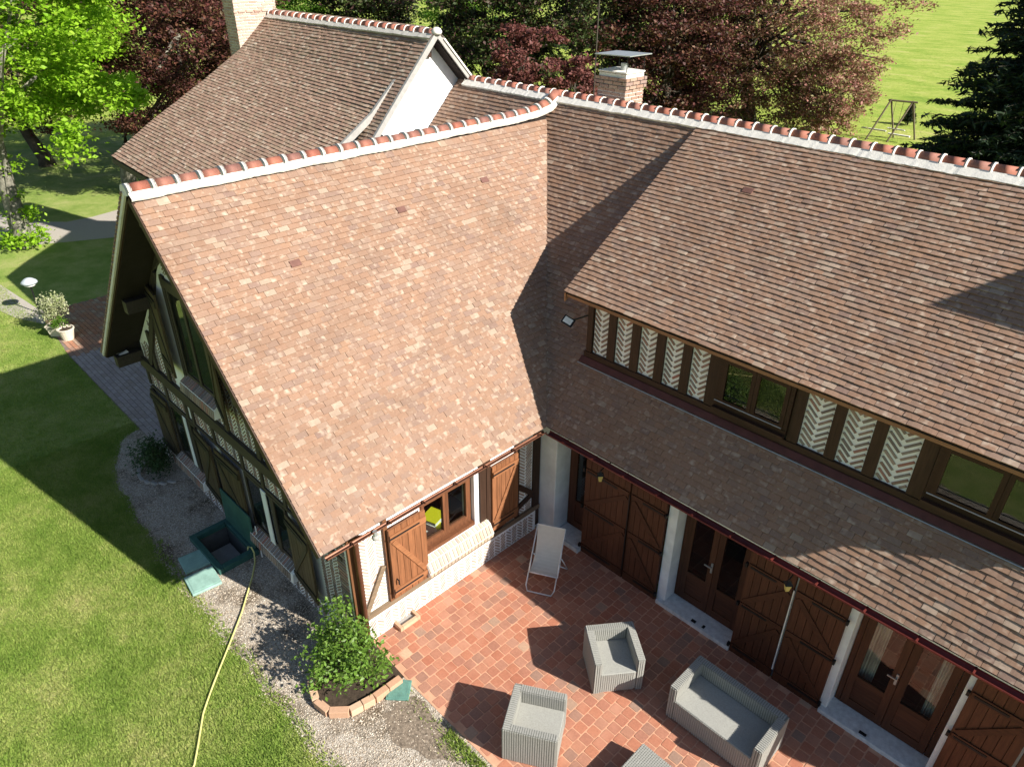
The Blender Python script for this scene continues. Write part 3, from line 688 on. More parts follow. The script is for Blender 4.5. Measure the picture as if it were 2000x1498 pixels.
def glazed_door(x0, x1, y, z0, z1, parent, n=2, kick=.55):
    d = MB(); d.box(x0, x1, y, y + .06, z1 - .07, z1); d.box(x0, x0 + .07, y, y + .06, z0, z1 - .071); d.box(x1 - .07, x1, y, y + .06, z0, z1 - .071)
    fo = d.build('glazed_door', M['dstile'], parent); a = x0 + .075; b_ = x1 - .075; w_ = (b_ - a) / n
    for k in range(n):
        l, r = a + k * w_ + .004, a + (k + 1) * w_ - .004; e = y - .012
        MB().box(l, l + .10, e, e + .05, z0 + .01, z1 - .08).box(r - .10, r, e, e + .05, z0 + .01, z1 - .08).each('leaf_stile', M['dstile'], fo)
        MB().box(l + .101, r - .101, e, e + .05, z1 - .18, z1 - .08).box(l + .101, r - .101, e, e + .05, z0 + .01, z0 + .16).box(l + .101, r - .101, e, e + .05, z0 + kick, z0 + kick + .09).each('leaf_rail', M['frame_h'], fo)
        MB().box(l + .102, r - .102, e + .015, e + .035, z0 + .161, z0 + kick - .001).build('leaf_panel', M['frame_h'], fo)
        MB().box(l + .101, r - .101, e + .02, e + .026, z0 + kick + .091, z1 - .181).build('pane', M['glass'], fo)
    hx = (a + b_) / 2
    MB().box(hx - .05, hx - .02, y - .03, y - .013, 1.0, 1.2).bar((hx - .035, y - .06, 1.13), (hx - .15, y - .06, 1.13), .018, .018).bar((hx - .035, y - .02, 1.13), (hx - .035, y - .065, 1.13), .018, .018, up=(1, 0, 0)).build('handle', M['zinc'], fo)
    return fo
glazed_door(.41, 1.55, .28, .10, 2.19, house); glazed_door(2.88, 4.12, .26, .09, 2.19, house)
glazed_door(5.71, 7.04, .26, .09, 2.19, house)
curtain(5.78, 6.08, .42, house); curtain(6.72, 7.0, .42, house)

def shutter_door(x0, x1, y, z0, z1, parent, flip=False, brace=True, mats=('door', 'door_h'), seam=None):
    w_ = x1 - x0; back = MB().box(x0, x1, y + .012, y + .028, z0, z1).build('shutter', M[mats[0]], parent)
    n = max(4, round(w_ / .115)); pw = w_ / n
    for k in range(n):
        MB().box(x0 + k * pw + .004, x0 + (k + 1) * pw - .004, y - .012 + random.uniform(0, .003), y + .012, z0 + .002, z1 - .002).build('plank', M[mats[0]], back)
    zs = [z0 + .10, (z0 + z1) / 2 - .05, z1 - .32]
    for z in zs: MB().box(x0 + .02, x1 - .02, y - .032, y - .013, z, z + .095).build('batten', M[mats[1]], back)
    if brace:
        for (za, zb) in ((zs[0] + .10, zs[1]), (zs[1] + .10, zs[2])):
            a, b_ = (x0 + .06, x1 - .06) if flip else (x1 - .06, x0 + .06)
            MB().bar((a, y - .024, za + .03), (b_, y - .024, zb - .03), .085, .017, up=(0, 1, 0)).build('brace', M[mats[1]], back)
    hx = x1 - .0 if not flip else x0
    for z in (zs[0] + .047, zs[1] + .047, zs[2] + .047):
        MB().box(x0 + .05 if flip else x0 + .25, x1 - .25 if flip else x1 - .02, y - .040, y - .033, z - .018, z + .018).build('strap_hinge', M['iron'], back)
        MB().box((x0 - .035) if flip else (x1 + .0), (x0 + .0) if flip else (x1 + .035), y - .05, y + .0, z - .035, z + .035).build('hinge_pin', M['iron'], back)
    return back
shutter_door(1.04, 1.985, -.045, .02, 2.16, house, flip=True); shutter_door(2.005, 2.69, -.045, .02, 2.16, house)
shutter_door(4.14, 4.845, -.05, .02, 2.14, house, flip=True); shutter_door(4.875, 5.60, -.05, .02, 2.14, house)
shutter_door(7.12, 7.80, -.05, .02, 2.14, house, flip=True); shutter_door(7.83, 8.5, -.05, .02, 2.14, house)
for x in (2.0, 4.86): MB().box(x - .008, x + .008, -.095, -.08, .25, 1.9).build('shutter_bar', M['wmetal'] if x > 3 else M['iron'], house)

# ---- east wall of the wing (x = 0)
ew = MB()
ZW = 2.85
ew.box(-.30, 0, -4.20, -2.85, 0, ZW); ew.box(-.30, 0, -2.85, -1.72, 0, .98); ew.box(-.30, 0, -2.85, -1.72, 2.12, ZW); ew.box(-.30, 0, -1.72, -.121, 0, ZW)
ewo = ew.build('wing_side_wall', M['render'], house)
N_E = V3(1, 0, 0)
def e_herr(y0, y1, z0, z1, clip=None): herring((.0, y0, z0), Y0, Z0, y1 - y0, z1 - z0, N_E, clip=clip)
e_herr(-4.0, -3.58, .62, 2.2); e_herr(-.66, -.31, .9, 2.2); e_herr(-.66, -.31, .30, .86); e_herr(-1.1, -.74, .34, .72)
# plinth: proud band of render with herringbone
MB().box(.002, .05, -4.2, -.23, 0, .48).build('wall_plinth', M['render'], house, bevel=.01)
herring((.05, -4.15, .03), Y0, Z0, 3.85, .42, N_E, colw=.14)
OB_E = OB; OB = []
herring((-.82, -4.2, .40), X0, Z0, .78, 1.5, V3(0, -1, 0), colw=.13, pitch=.06)
# timber on the east wall
def tb(name, mat, *a): return MB().box(*a).build(name, M[mat], house)
tb('corner_post', 'timber_lit', .002, .05, -4.20, -4.06, .02, 2.45)
MB().bar((.025, -3.62, 1.38), (.025, -4.02, .60), .09, .045, up=(1, 0, 0)).build('wall_brace', M['timber_hy'], house)
tb('timber_rail', 'timber_hy', .002, .055, -4.0, -.13, .485, .58)
tb('timber_post', 'timber', .002, .045, -.76, -.67, .585, 2.3); tb('timber_post', 'timber', .002, .045, -.30, -.14, .10, 2.45)
MB().bar((.024, -.66, 1.25), (.024, -.31, .92), .10, .04, up=(1, 0, 0)).build('wall_brace', M['timber'], house)
MB().bar((.024, -1.38, .56), (.024, -.31, .90), .10, .038, up=(1, 0, 0)).build('wall_brace', M['timber'], house)
tb('timber_post', 'timber_lit', .002, .06, -3.57, -3.50, .585, 2.35)
tb('timber_post', 'timber', .002, .06, -1.47, -1.38, .585, 2.35)
tb('wall_plate', 'timber_hy', .002, .05, -4.0, -.31, 2.36, 2.5)
# downpipe
MB().tube([(.13, -4.10, .05), (.13, -4.10, 2.35), (EV, -4.12, 2.52)], .045, 10).build('downpipe', M['copper'], house, smooth=True)
# window
def casement_y(x, y0, y1, z0, z1, parent):
    fo = MB().box(x - .08, x, y0, y1, z1 - .06, z1).box(x - .08, x, y0, y1, z0, z0 + .06).box(x - .08, x, y0, y0 + .06, z0 + .061, z1 - .061).box(x - .08, x, y1 - .06, y1, z0 + .061, z1 - .061).build('window', M['frame'], parent)
    w_ = (y1 - y0 - .12) / 2
    for k in range(2):
        a = y0 + .062 + k * w_; b_ = a + w_ - .004
        MB().box(x - .055, x + .012, a, a + .055, z0 + .065, z1 - .065).box(x - .055, x + .012, b_ - .055, b_, z0 + .065, z1 - .065).box(x - .055, x + .012, a + .056, b_ - .056, z0 + .065, z0 + .125).box(x - .055, x + .012, a + .056, b_ - .056, z1 - .125, z1 - .065).each('casement', M['frame'], fo)
        MB().box(x - .025, x - .02, a + .056, b_ - .056, z0 + .126, z1 - .126).build('pane', M['glass'], fo)
    return fo
wn = casement_y(-.06, -2.84, -1.73, 1.12, 2.11, house)
MB().box(-.145, -.05, -2.84, -1.73, 1.02, 1.118).box(-.05, .03, -2.84, -1.73, 1.04, 1.11).build('window_ledge', M['frame'], wn)
MB().box(.0, .02, -1.72, -1.62, .95, 2.2).build('window_jamb', M['white'], house)
MB().box(.002, .05, -1.615, -1.475, .98, 2.34).build('timber_post', M['timber'], house)
# sloping brick sill
sl = MB().prism([(.0, -2.88, 1.03), (.0, -2.88, .72), (.20, -2.88, .72), (.22, -2.88, .80), (.13, -2.88, .97)], (0, 1.42, 0)).build('window_sill', M['render'], house)
fr = []
for k in range(19):
    y = -2.845 + k * .0745
    for (p, q_) in ((V3(.03, y, 1.015), V3(.135, y, .968)), (V3(.138, y, .963), V3(.222, y, .81)), (V3(.218, y, .80), V3(.207, y, .73))):
        d = q_ - p; n_ = nrm(np.cross(Y0, d)); n_ = n_ if n_[0] + n_[2] > 0 else -n_
        fr.append(((p + q_) / 2 + n_ * .004, Y0 * .055, d * .96, n_ * .02))
pieces('sill_brick', fr, M['brick_sill'], sl, 60)
# shutters of that window
def shutter_wall(o, U, V, n_, w_, h, parent, mats, flip=False, th=.02):
    o, U, V, n_ = map(lambda a: np.asarray(a, float), (o, nrm(U), nrm(V), nrm(n_)))
    back = MB().obox(o, U * w_, V * h, n_ * .014).build('shutter', M[mats[0]], parent); n = max(3, round(w_ / .11)); pw = w_ / n
    for k in range(n): MB().obox(o + U * (k * pw + .004) + n_ * .0145 + V * .003, U * (pw - .008), V * (h - .006), n_ * (.02 + random.uniform(0, .003))).build('plank', M[mats[0]], back)
    for f_ in (.07, .85): MB().obox(o + V * h * f_ + n_ * .038 + U * .01, U * (w_ - .02), V * h * .08, n_ * .022).build('batten', M[mats[1]], back)
    a, b_ = (o + U * .07 + V * h * .17, o + U * (w_ - .07) + V * h * .83) if flip else (o + U * (w_ - .07) + V * h * .17, o + U * .07 + V * h * .83)
    MB().bar(a + n_ * .045, b_ + n_ * .045, .075, .018, up=n_).build('brace', M[mats[1]], back)
    for f_ in (.11, .89): MB().obox(o + V * h * f_ - V * .015 + n_ * .061, U * w_ * .8, V * .03, n_ * .005).build('strap_hinge', M['iron'], back)
    return back
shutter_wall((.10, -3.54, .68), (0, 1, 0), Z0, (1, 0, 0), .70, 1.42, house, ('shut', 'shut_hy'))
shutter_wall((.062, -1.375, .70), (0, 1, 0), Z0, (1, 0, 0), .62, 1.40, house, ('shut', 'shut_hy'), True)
MB().tube([(.12, -3.47, 1.08), (.19, -3.47, 1.08), (.19, -3.47, 1.0)], .012, 6).build('shutter_stay', M['iron'], house)
# things on the desk inside the window
desk = thing('desk', (-.95, -2.3, 0), 'dark desk standing just inside the lit window', 'desk')
MB().box(-1.35, -.36, -3.1, -1.5, 1.00, 1.04).build('desk_top', M['timber'], desk)
for (x, y) in ((-1.3, -3.05), (-1.3, -1.6), (-.5, -3.05), (-.5, -1.6)): MB().box(x, x + .05, y, y + .05, 0, .999).build('leg', M['timber'], desk)
def book(c, sx, sy, sz, a, mat, label):
    U = V3(math.cos(a), math.sin(a), 0); V_ = V3(-math.sin(a), math.cos(a), 0); c = np.array(c)
    t = thing('book', tuple(c), label, 'book'); MB().obox(c - U * sx / 2 - V_ * sy / 2, U * sx, V_ * sy, V3(0, 0, sz * .8)).build('pages', M['paper'], t)
    MB().obox(c - U * (sx + .01) / 2 - V_ * (sy + .01) / 2 + V3(0, 0, sz * .8 + .001), U * (sx + .01), V_ * (sy + .01), V3(0, 0, .012)).build('cover', mat, t)
book((-.56, -2.16, 1.041), .3, .34, .12, .3, M['yellow'], 'thick yellow-covered book behind the right-hand pane')
book((-.44, -2.44, 1.041), .26, .34, .03, -.4, M['paper'], 'white booklet in the middle of the desk')
book((-.47, -2.70, 1.041), .22, .30, .05, .2, M['paper'], 'white stack of papers at the left end of the desk')
book((-.40, -2.24, 1.041), .16, .22, .02, .9, M['yellow'], 'small yellow booklet between the window panes')
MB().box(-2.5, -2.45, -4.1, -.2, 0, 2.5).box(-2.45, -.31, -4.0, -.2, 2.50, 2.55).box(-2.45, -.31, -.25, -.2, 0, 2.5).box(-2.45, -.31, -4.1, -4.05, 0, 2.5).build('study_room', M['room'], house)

# ---- dormer wall (y = .62)
DWY = .62
dw = MB().box(.40, 7.45, DWY, DWY + .2, 3.4, 4.68)
dw.prism([(.38, DWY, 3.5), (.38, 2.9, 6.02), (.38, DWY, 4.68)], (.1, 0, 0)).prism([(7.35, DWY, 3.5), (7.35, 3.7, 6.65), (7.35, DWY, 4.68)], (.1, 0, 0))
dwo = dw.build('dormer_wall', M['render'], house)
panels = [(.465, .79), (.945, 1.255), (1.415, 1.725), (1.885, 2.20), (2.355, 2.66), (4.155, 4.53), (4.68, 5.045), (5.205, 5.61)]
posts = [(.36, .462), (.793, .942), (1.258, 1.412), (1.728, 1.882), (2.203, 2.352), (2.663, 2.85), (4.0, 4.152), (4.533, 4.677), (5.048, 5.202), (5.613, 5.80), (7.30, 7.47)]
for a, b_ in posts: MB().box(a, b_, DWY - .045, DWY - .003, 3.70, 4.66).build('dormer_post', M['timber'], house)
MB().box(.33, 7.48, DWY - .06, DWY - .003, 3.575, 3.697).build('dormer_sill_beam', M['timber_h'], house)
MB().box(.36, 7.47, DWY - .05, DWY - .003, 4.565, 4.66).build('dormer_plate', M['timber_h'], house) if False else None
MB().obox((.30, DWY - .14, 3.515), (7.2, 0, 0), (0, .075, .075), (0, -.012, .012)).box(.30, 7.5, DWY - .065, DWY - .05, 3.56, 3.60).build('flashing', M['flash'], house)
MB().obox((.29, DWY - .165, 3.492), (7.2, 0, 0), (0, .009, .009), (0, -.010, .010)).build('flashing_edge', M['zinc'], house)
for a, b_ in panels:
    herring((a, DWY, 3.70), X0, Z0, b_ - a, .84, V3(0, -1, 0), colw=.165, pitch=.094, bh=.033)
def casement_x(x0, x1, y, z0, z1, parent):
    fo = MB().box(x0, x1, y - .02, y + .06, z1 - .05, z1).box(x0, x1, y - .03, y + .06, z0, z0 + .06).box(x0, x0 + .06, y - .02, y + .06, z0 + .061, z1 - .051).box(x1 - .06, x1, y - .02, y + .06, z0 + .061, z1 - .051).build('window', M['dframe_h'], parent)
    w_ = (x1 - x0 - .12) / 2
    for k in range(2):
        a = x0 + .061 + k * w_; b_ = a + w_ - .004; e = y - .03
        MB().box(a, a + .06, e, e + .05, z0 + .065, z1 - .055).box(b_ - .06, b_, e, e + .05, z0 + .065, z1 - .055).each('casement_stile', M['dframe'], fo)
        MB().box(a + .061, b_ - .061, e, e + .05, z0 + .065, z0 + .125).box(a + .061, b_ - .061, e, e + .05, z1 - .11, z1 - .055).each('casement_rail', M['dframe_h'], fo)
        MB().box(a + .061, b_ - .061, e + .02, e + .026, z0 + .126, z1 - .111).build('pane', M['glass'], fo)
    MB().box(x0, x1, y - .10, y - .031, z0 - .045, z0 - .002).build('window_sill', M['timber_h'], fo)
    MB().tube([(x0 + .04, y - .12, z0 + .14), (x1 - .04, y - .12, z0 + .14)], .008, 6).build('safety_rail', M['zinc'], fo)
    return fo
# black sheet on the solid wall imitates the dark behind the panes
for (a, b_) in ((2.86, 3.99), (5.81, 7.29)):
    MB().box(a, b_, DWY - .012, DWY - .004, 3.70, 4.66).build('window_dark_sheet', M['pit'], house)
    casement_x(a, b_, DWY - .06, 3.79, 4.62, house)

# ---- gable wall (y = -4.2), shaded
GY = -4.2
gw = MB()
prof = [(-7.09, 0), (-.302, 0), (-.302, 2.95), (-3.545, ZR_W - .28), (-7.09, 2.80)]
gw.prism([V3(x, GY, z) for x, z in prof], (0, .25, 0))
gw.box(-7.09, -6.85, GY + .26, 2.0, 0, 2.7)
gw.build('gable_wall', M['render'], house)
MB().box(-7.12, 0.05, GY - .07, GY - .002, 0, .34).build('wall_plinth', M['render'], house, bevel=.015)
herring((-7.05, GY - .07, .03), X0, Z0, 6.95, .28, V3(0, -1, 0), colw=.14)
def gbeam(x0, x1, z0, z1, mat='timber_g', name='gable_beam', d=.05): MB().box(x0, x1, GY - d, GY - .002, z0, z1).build(name, M[mat], house)
def gbrace(a, b_, w_=.15): MB().bar((a[0], GY - .028, a[1]), (b_[0], GY - .028, b_[1]), w_, .05, up=(0, 1, 0)).build('gable_brace', M['timber_gv'], house)
gbeam(-7.2, .06, 2.25, 2.48, d=.07); gbeam(-7.0, -.1, 1.80, 1.86, d=.035)
for x in (-7.05, -6.20, -5.30, -5.02, -4.18, -3.12, -2.42, -1.70, -.86): gbeam(x - .045, x + .045, 1.862, 2.248, 'timber_gv', 'gable_post', .035)
for x in (-7.02, -5.30, -2.18): gbeam(x - .06, x + .06, .345, 1.798, 'timber_gv', 'gable_post', .045)
for (a, b_) in ((-7.0, -6.26), (-6.14, -5.36), (-4.96, -4.24), (-4.12, -3.18), (-3.06, -2.48), (-2.36, -1.76), (-1.64, -.92)):
    herring((a, GY, 1.87), X0, Z0, b_ - a, .37, V3(0, -1, 0), pitch=.062)
def under_roof(x, z, m_=.35): return z < HE + SW * (3.934 - abs(x + 3.545)) - m_
# upper storey
for x, zt in ((-6.35, 3.3), (-5.75, 4.0), (-3.42, 5.8), (-4.78, 4.9), (-2.3, 4.9), (-1.4, 4.0), (-.9, 3.3)): gbeam(x - .065, x + .065, 2.465, min(zt, HE + SW * (3.934 - abs(x + 3.545)) - .42), 'timber_gv', 'gable_post', .045)
gbeam(-4.85, -2.25, 4.70, 4.86, d=.048)
gbrace((-6.62, 2.5), (-5.10, 4.9)); gbrace((-.50, 2.5), (-1.90, 4.45)); gbrace((-5.1, 4.95), (-3.6, 5.95), .12)
for (a, b_, c, d) in ((-7.0, -6.42, 2.48, 2.95), (-6.28, -5.82, 2.48, 4.0), (-5.68, -5.5, 2.48, 4.6), (-4.85, -3.5, 2.48, 2.95), (-5.2, -3.5, 4.93, 5.8), (-3.34, -2.4, 2.48, 4.7), (-2.2, -1.5, 2.48, 4.7), (-1.3, -.6, 2.48, 3.6)):
    herring((a, GY, c), X0, Z0, b_ - a, d - c, V3(0, -1, 0), clip=lambda u, v, a=a, c=c: under_roof(a + u, c + v))
def dark_window(x0, x1, z0, z1, sill=True):
    MB().box(x0 + .05, x1 - .05, GY - .012, GY - .003, z0 + .05, z1 - .05).build('window_dark_sheet', M['pit'], house)  # black sheet painted in for the dark behind the panes
    fo = MB().box(x0, x0 + .06, GY - .04, GY - .013, z0, z1).box(x1 - .06, x1, GY - .04, GY - .013, z0, z1).box(x0 + .061, x1 - .061, GY - .04, GY - .013, z1 - .06, z1).box(x0 + .061, x1 - .061, GY - .04, GY - .013, z0, z0 + .06).box((x0 + x1) / 2 - .04, (x0 + x1) / 2 + .04, GY - .045, GY - .013, z0 + .061, z1 - .061).build('window', M['timber_gv'], house)
    for a, b_ in ((x0 + .062, (x0 + x1) / 2 - .042), ((x0 + x1) / 2 + .042, x1 - .062)): MB().box(a, b_, GY - .030, GY - .025, z0 + .062, z1 - .062).build('pane', M['glass'], fo)
def gable_sill(x0, x1, zt, mat='brick'):
    s = MB().prism([(x0, GY - .003, zt), (x0, GY - .16, zt - .10), (x0, GY - .18, zt - .28), (x0, GY - .003, zt - .28)], (x1 - x0, 0, 0)).build('window_sill', M['render'], house)
    f2 = []; n = int((x1 - x0) / .078)
    for k in range(n):
        x = x0 + .04 + k * .078
        for p, q_ in ((V3(x, GY - .01, zt - .005), V3(x, GY - .16, zt - .10)), (V3(x, GY - .162, zt - .11), V3(x, GY - .182, zt - .27))):
            d = q_ - p; n_ = nrm(np.cross(d, X0)); n_ = n_ if n_[2] - n_[1] > 0 else -n_
            f2.append(((p + q_) / 2 + n_ * .003, X0 * .056, d * .95, n_ * .018))
    pieces('sill_brick', f2, M[mat], s, 60)
dark_window(-6.20, -5.02, .62, 1.795); MB().box(-5.56, -5.42, GY - .05, GY - .041, .62, 1.79).build('window_jamb', M['white'], house); gable_sill(-6.25, -4.98, .60)
dark_window(-3.12, -1.72, .62, 1.795); MB().box(-2.50, -2.34, GY - .06, GY - .046, .62, 1.79).build('window_jamb', M['white'], house); gable_sill(-3.1, -1.62, .60)
dark_window(-4.70, -3.50, 3.05, 4.72); gable_sill(-4.78, -3.45, 3.03)
NG = V3(0, -1, 0)
for (x, w_, z, h, ang) in ((-7.02, .78, .36, 1.42, 0), (-4.98, .76, .36, 1.43, 4), (-4.12, .92, .36, 1.43, -6), (-1.66, .80, .36, 1.43, 5)):
    a = math.radians(ang); U = V3(math.cos(a), -abs(math.sin(a)) * (1 if ang > 0 else 0), 0); U = nrm(U)
    shutter_wall((x, GY - .055 if ang >= 0 else GY - .07, z), U, Z0, np.cross(U, Z0), w_, h, house, ('olive', 'olive_d'), flip=(ang > 0))
U = nrm((.99, -.14, 0)); shutter_wall((-5.50, GY - .07, 2.95), U, Z0, np.cross(U, Z0), .62, 1.60, house, ('olive', 'olive_d'))
U = nrm((.95, -.25, 0)); shutter_wall((-3.42, GY - .06, 2.95), U, Z0, np.cross(U, Z0), .74, 1.62, house, ('olive', 'olive_d'), True)
# quoin bricks at the outer corner
fr = []
for k in range(26):
    z = .40 + k * .068; fr.append((V3(-.13 - .03 * (k % 2), GY - .004, z), X0 * (.17 + .06 * (k % 2)), Z0 * .045, NG * .03))
OB += fr
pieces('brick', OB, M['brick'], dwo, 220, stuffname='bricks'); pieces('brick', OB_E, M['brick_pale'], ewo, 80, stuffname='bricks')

# ---- the big chimney behind the ridge
def chimney(name, x0, x1, y0, y1, z0, z1, parent, mat, bands=(), mort='mortar_grey'):
    core = MB().box(x0 + .012, x1 - .012, y0 + .012, y1 - .012, z0, z1 - .01).build(name, M[mort], parent); f2 = []
    BH, BL, J = .052, .21, .020; rows = int((z1 - z0) / (BH + J))
    for r in range(rows):
        z = z0 + (r + .5) * (BH + J); ex = 0.0
        for (ba, bb, e) in bands:
            if ba <= z <= bb: ex = e
        for (ax, o0, L_, fix, sg) in ((0, x0, x1 - x0, y0, -1), (1, y0, y1 - y0, x1, 1), (0, x0, x1 - x0, y1, 1), (1, y0, y1 - y0, x0, -1)):
            s = -ex; e_ = L_ + ex; p = s - (BL / 2 if r % 2 else 0)
            while p < e_:
                a, b_ = max(p, s), min(p + BL, e_); p += BL + J
                if b_ - a < .03: continue
                m_ = o0 + (a + b_) / 2; U = (V3(b_ - a, 0, 0) if ax == 0 else V3(0, b_ - a, 0))
                c = V3(m_, fix + sg * (ex - .04), z) if ax == 0 else V3(fix + sg * (ex - .04), m_, z)
                nn_ = V3(0, sg, 0) if ax == 0 else V3(sg, 0, 0)
                f2.append((c + nn_ * random.uniform(-.002, .003), U, Z0 * BH, nn_ * .09))
    pieces('chimney_brick', f2, M[mat], core, 150); return core
ch = chimney('chimney', -2.86, -2.15, 4.42, 5.02, 6.2, 7.42, house, 'brick_chimney', bands=((7.16, 7.42, .035),), mort='mortar')
MB().box(-2.87, -2.14, 4.41, 5.03, 7.42, 7.455).build('chimney_cap', M['mortar'], ch, bevel=.02)
MB().lathe((-2.42, 4.68, 7.455), [(.07, 0), (.07, .13), (.055, .13), (.055, .02)], 12).build('flue', M['zinc'], ch)
for (x, y) in ((-2.8, 4.44), (-2.17, 4.44), (-2.8, 5.0), (-2.17, 5.0)): MB().tube([(x, y, 7.44), (x, y, 7.73)], .008, 5).build('cap_leg', M['iron'], ch)
MB().obox((-2.94, 4.36, 7.73), (.88, 0, .02), (0, .72, 0), (0, 0, .018)).build('chimney_cowl', M['zinc'], ch)

# wall lamps and floodlight
def wall_lantern(x, z, label):
    t = thing('wall_lantern', (x, -.42, z), label, 'lantern', 'lanterns under the terrace eave')
    MB().lathe((x, -.42, z - .05), [(.03, 0), (.055, .11), (.055, .12)], 4).build('lamp_glass', M['lampglass'], t)
    MB().lathe((x, -.42, z + .075), [(.075, 0), (.02, .05), (.012, .09)], 4).build('lamp_hood', M['iron'], t)
    MB().tube([(x, -.42, z + .16), (x, -.3, z + .2), (x, -.03, z + .16)], .01, 5).build('bracket', M['iron'], t)
wall_lantern(1.62, 2.22, 'amber lantern above the pair of closed door shutters nearest the corner')
wall_lantern(4.86, 2.20, 'amber lantern above the right-hand pair of plank shutters')
fl_ = thing('floodlight', (.17, .35, 4.28), 'small black floodlight with pale face under the dormer corner', 'floodlight')
c = V3(.17, .30, 4.27); U = nrm((.92, .2, -.3)); V_ = nrm(np.cross((.1, -.6, .7), U))
MB().obox(c - U * .10 - V_ * .07, U * .20, V_ * .14, nrm(np.cross(U, V_)) * .04).build('housing', M['iron'], fl_)
Nn = nrm(np.cross(U, V_)); Nn = Nn
MB().obox(c - U * .075 - V_ * .05 + Nn * .041, U * .15, V_ * .10, Nn * .004).build('lens', M['wmetal'], fl_)
MB().bar(c + Nn * -.01, (.36, .57, 4.36), .02, .02).build('arm', M['iron'], fl_)
for (x, z, lab) in ((-7.3, 2.62, 'twin white spotlight at the lower west corner of the gable eave'), (-6.1, 4.0, 'small round white lamp under the west gable verge')):
    t = thing('gable_spotlight', (x, -4.45, z), lab, 'spotlight')
    MB().box(x - .07, x + .07, -4.47, -4.40, z, z + .05).build('bracket', M['iron'], t)
    for dx in ((-.08, .10) if z < 3 else (0,)):
        MB().tube([(x + dx, -4.44, z - .01), (x + dx * 1.3, -4.60, z - .05)], [.05, .06], 10).build('lamp_head', M['wmetal'], t)
t = thing('eave_sensor', (EV + .05, -4.02, 2.5), 'small grey dome sensor hanging from the sunny eave', 'sensor')
MB().lathe((EV + .06, -3.95, 2.40), [(.02, 0), (.05, .03), (.055, .07), (.03, .1)], 12).build('dome', M['concrete'], t, smooth=True)
MB().lathe((EV + .06, -3.95, 2.50), [(.035, 0), (.035, .07)], 8).build('collar', M['zinc'], t)

# ================================================================== OLD HOUSE (higher roof to the west)
old = thing('old_brick_house', (-10, 1, 0), 'older taller house with weathered brown tile roof and white rendered gable end', 'house')
PW = [(3.05, 7.98), (2.0, 7.10), (.8, 6.42), (-.8, 5.58), (-1.93, 4.90)]; PE = [(3.05, 7.98), (2.15, 7.02), (1.45, 6.40), (.45, 5.78), (-1.93, 4.62)]
XW, XE = -13.42, -6.72
def prof_at(P, s):   # s = 0 at the eave, 1 at the ridge
    q = P[::-1]; L_ = [math.dist(q[i], q[i + 1]) for i in range(4)]; t = s * sum(L_)
    for i in range(4):
        if t <= L_[i] + 1e-9: f = t / L_[i]; return np.array(q[i]) * (1 - f) + np.array(q[i + 1]) * f
        t -= L_[i]
    return np.array(q[-1])
fo_ = []; LT = 5.92; nr = int(LT / TE) + 3
for r in range(nr):
    s = min(.995, r * TE / LT); a, b_ = prof_at(PW, s), prof_at(PE, s); a2, b2 = prof_at(PW, min(1, s + .02)), prof_at(PE, min(1, s + .02))
    A_, B_ = V3(XW, *a), V3(XE, *b_); U = nrm(B_ - A_); Vv = nrm(V3(0, *(a2 + b2) / 2) - V3(0, *(a + b_) / 2)); Nn = nrm(np.cross(U, Vv)); L_ = np.linalg.norm(B_ - A_)
    fo_ += tile_frames(lambda q, A_=A_, U=U, Vv=Vv, Nn=Nn, L_=L_, r=r: (A_, U, Vv, Nn, [(0, L_)]) if q == r else None, r + 1) if False else []
    sh = .5 * (r % 2); k = -1
    while k * TW < L_:
        l, h = max(0, (k + sh) * TW), min(L_, (k + 1 + sh) * TW); k += 1
        if h - l < .03: continue
        fo_.append((A_ + U * (l + h) / 2 + Nn * random.uniform(-.001, .003) + Vv * random.gauss(0, .003), nrm(U + Nn * random.gauss(0, .01)) * (h - l - .003), Vv * .135, Nn * (1 + random.gauss(0, .08))))
XG = -6.30
S2 = 1.06; S2N = math.hypot(1, S2)
def row_strip(r):
    d = r * TE; y = 3.05 - 4.6 / S2N * 1.0 + d / S2N
    if y > 3.0: return None
    return V3(0, y, 7.93 - S2 * (3.0 - y)), X0, nrm((0, 1, S2)), nrm((0, -S2, 1)), [(XE - .05, XG)]
def row_north(r):
    d = r * TE; y = 3.10 + 1.9 - d / S2N
    if y < 3.15: return None
    return V3(0, y, 7.98 - S2 * (y - 3.05)), X0, nrm((0, -1, S2)), nrm((0, S2, 1)), [(-8.5, XG)]
fo_ += tile_frames(row_strip, 52) + tile_frames(row_north, 30)
ro = MB()
for i in range(4):
    ro.add([V3(XW, *PW[i]) - V3(0, 0, .035), V3(XE, *PE[i]) - V3(0, 0, .035), V3(XE, *PE[i + 1]) - V3(0, 0, .035), V3(XW, *PW[i + 1]) - V3(0, 0, .035)], [(0, 1, 2, 3)])
    ro.add([V3(XW, *PW[i]) - V3(0, 0, .12), V3(XE, *PE[i]) - V3(0, 0, .12), V3(XE, *PE[i + 1]) - V3(0, 0, .12), V3(XW, *PW[i + 1]) - V3(0, 0, .12)], [(3, 2, 1, 0)])
slab(ro, [(XE - .05, -.4, 7.93 - S2 * 3.4), (XG, -.4, 7.93 - S2 * 3.4), (XG, 3.05, 7.975), (XE - .05, 3.05, 7.975)], .10)
slab(ro, [(XW, 3.05, 7.975), (XG, 3.05, 7.975), (XG, 7.6, 7.975 - S2 * 4.55), (XW, 7.6, 7.975 - S2 * 4.55)], .10)
rooo = ro.build('roof', M['deck'], old)
pieces('roof_tile', fo_, M['tile_old'], rooo, 300, (TT, TF))
ridge_run([(XW + .05, 3.05, 7.93), (XG + .02, 3.05, 7.93)], rooo, .335, .13, mortar='mortar_grey')
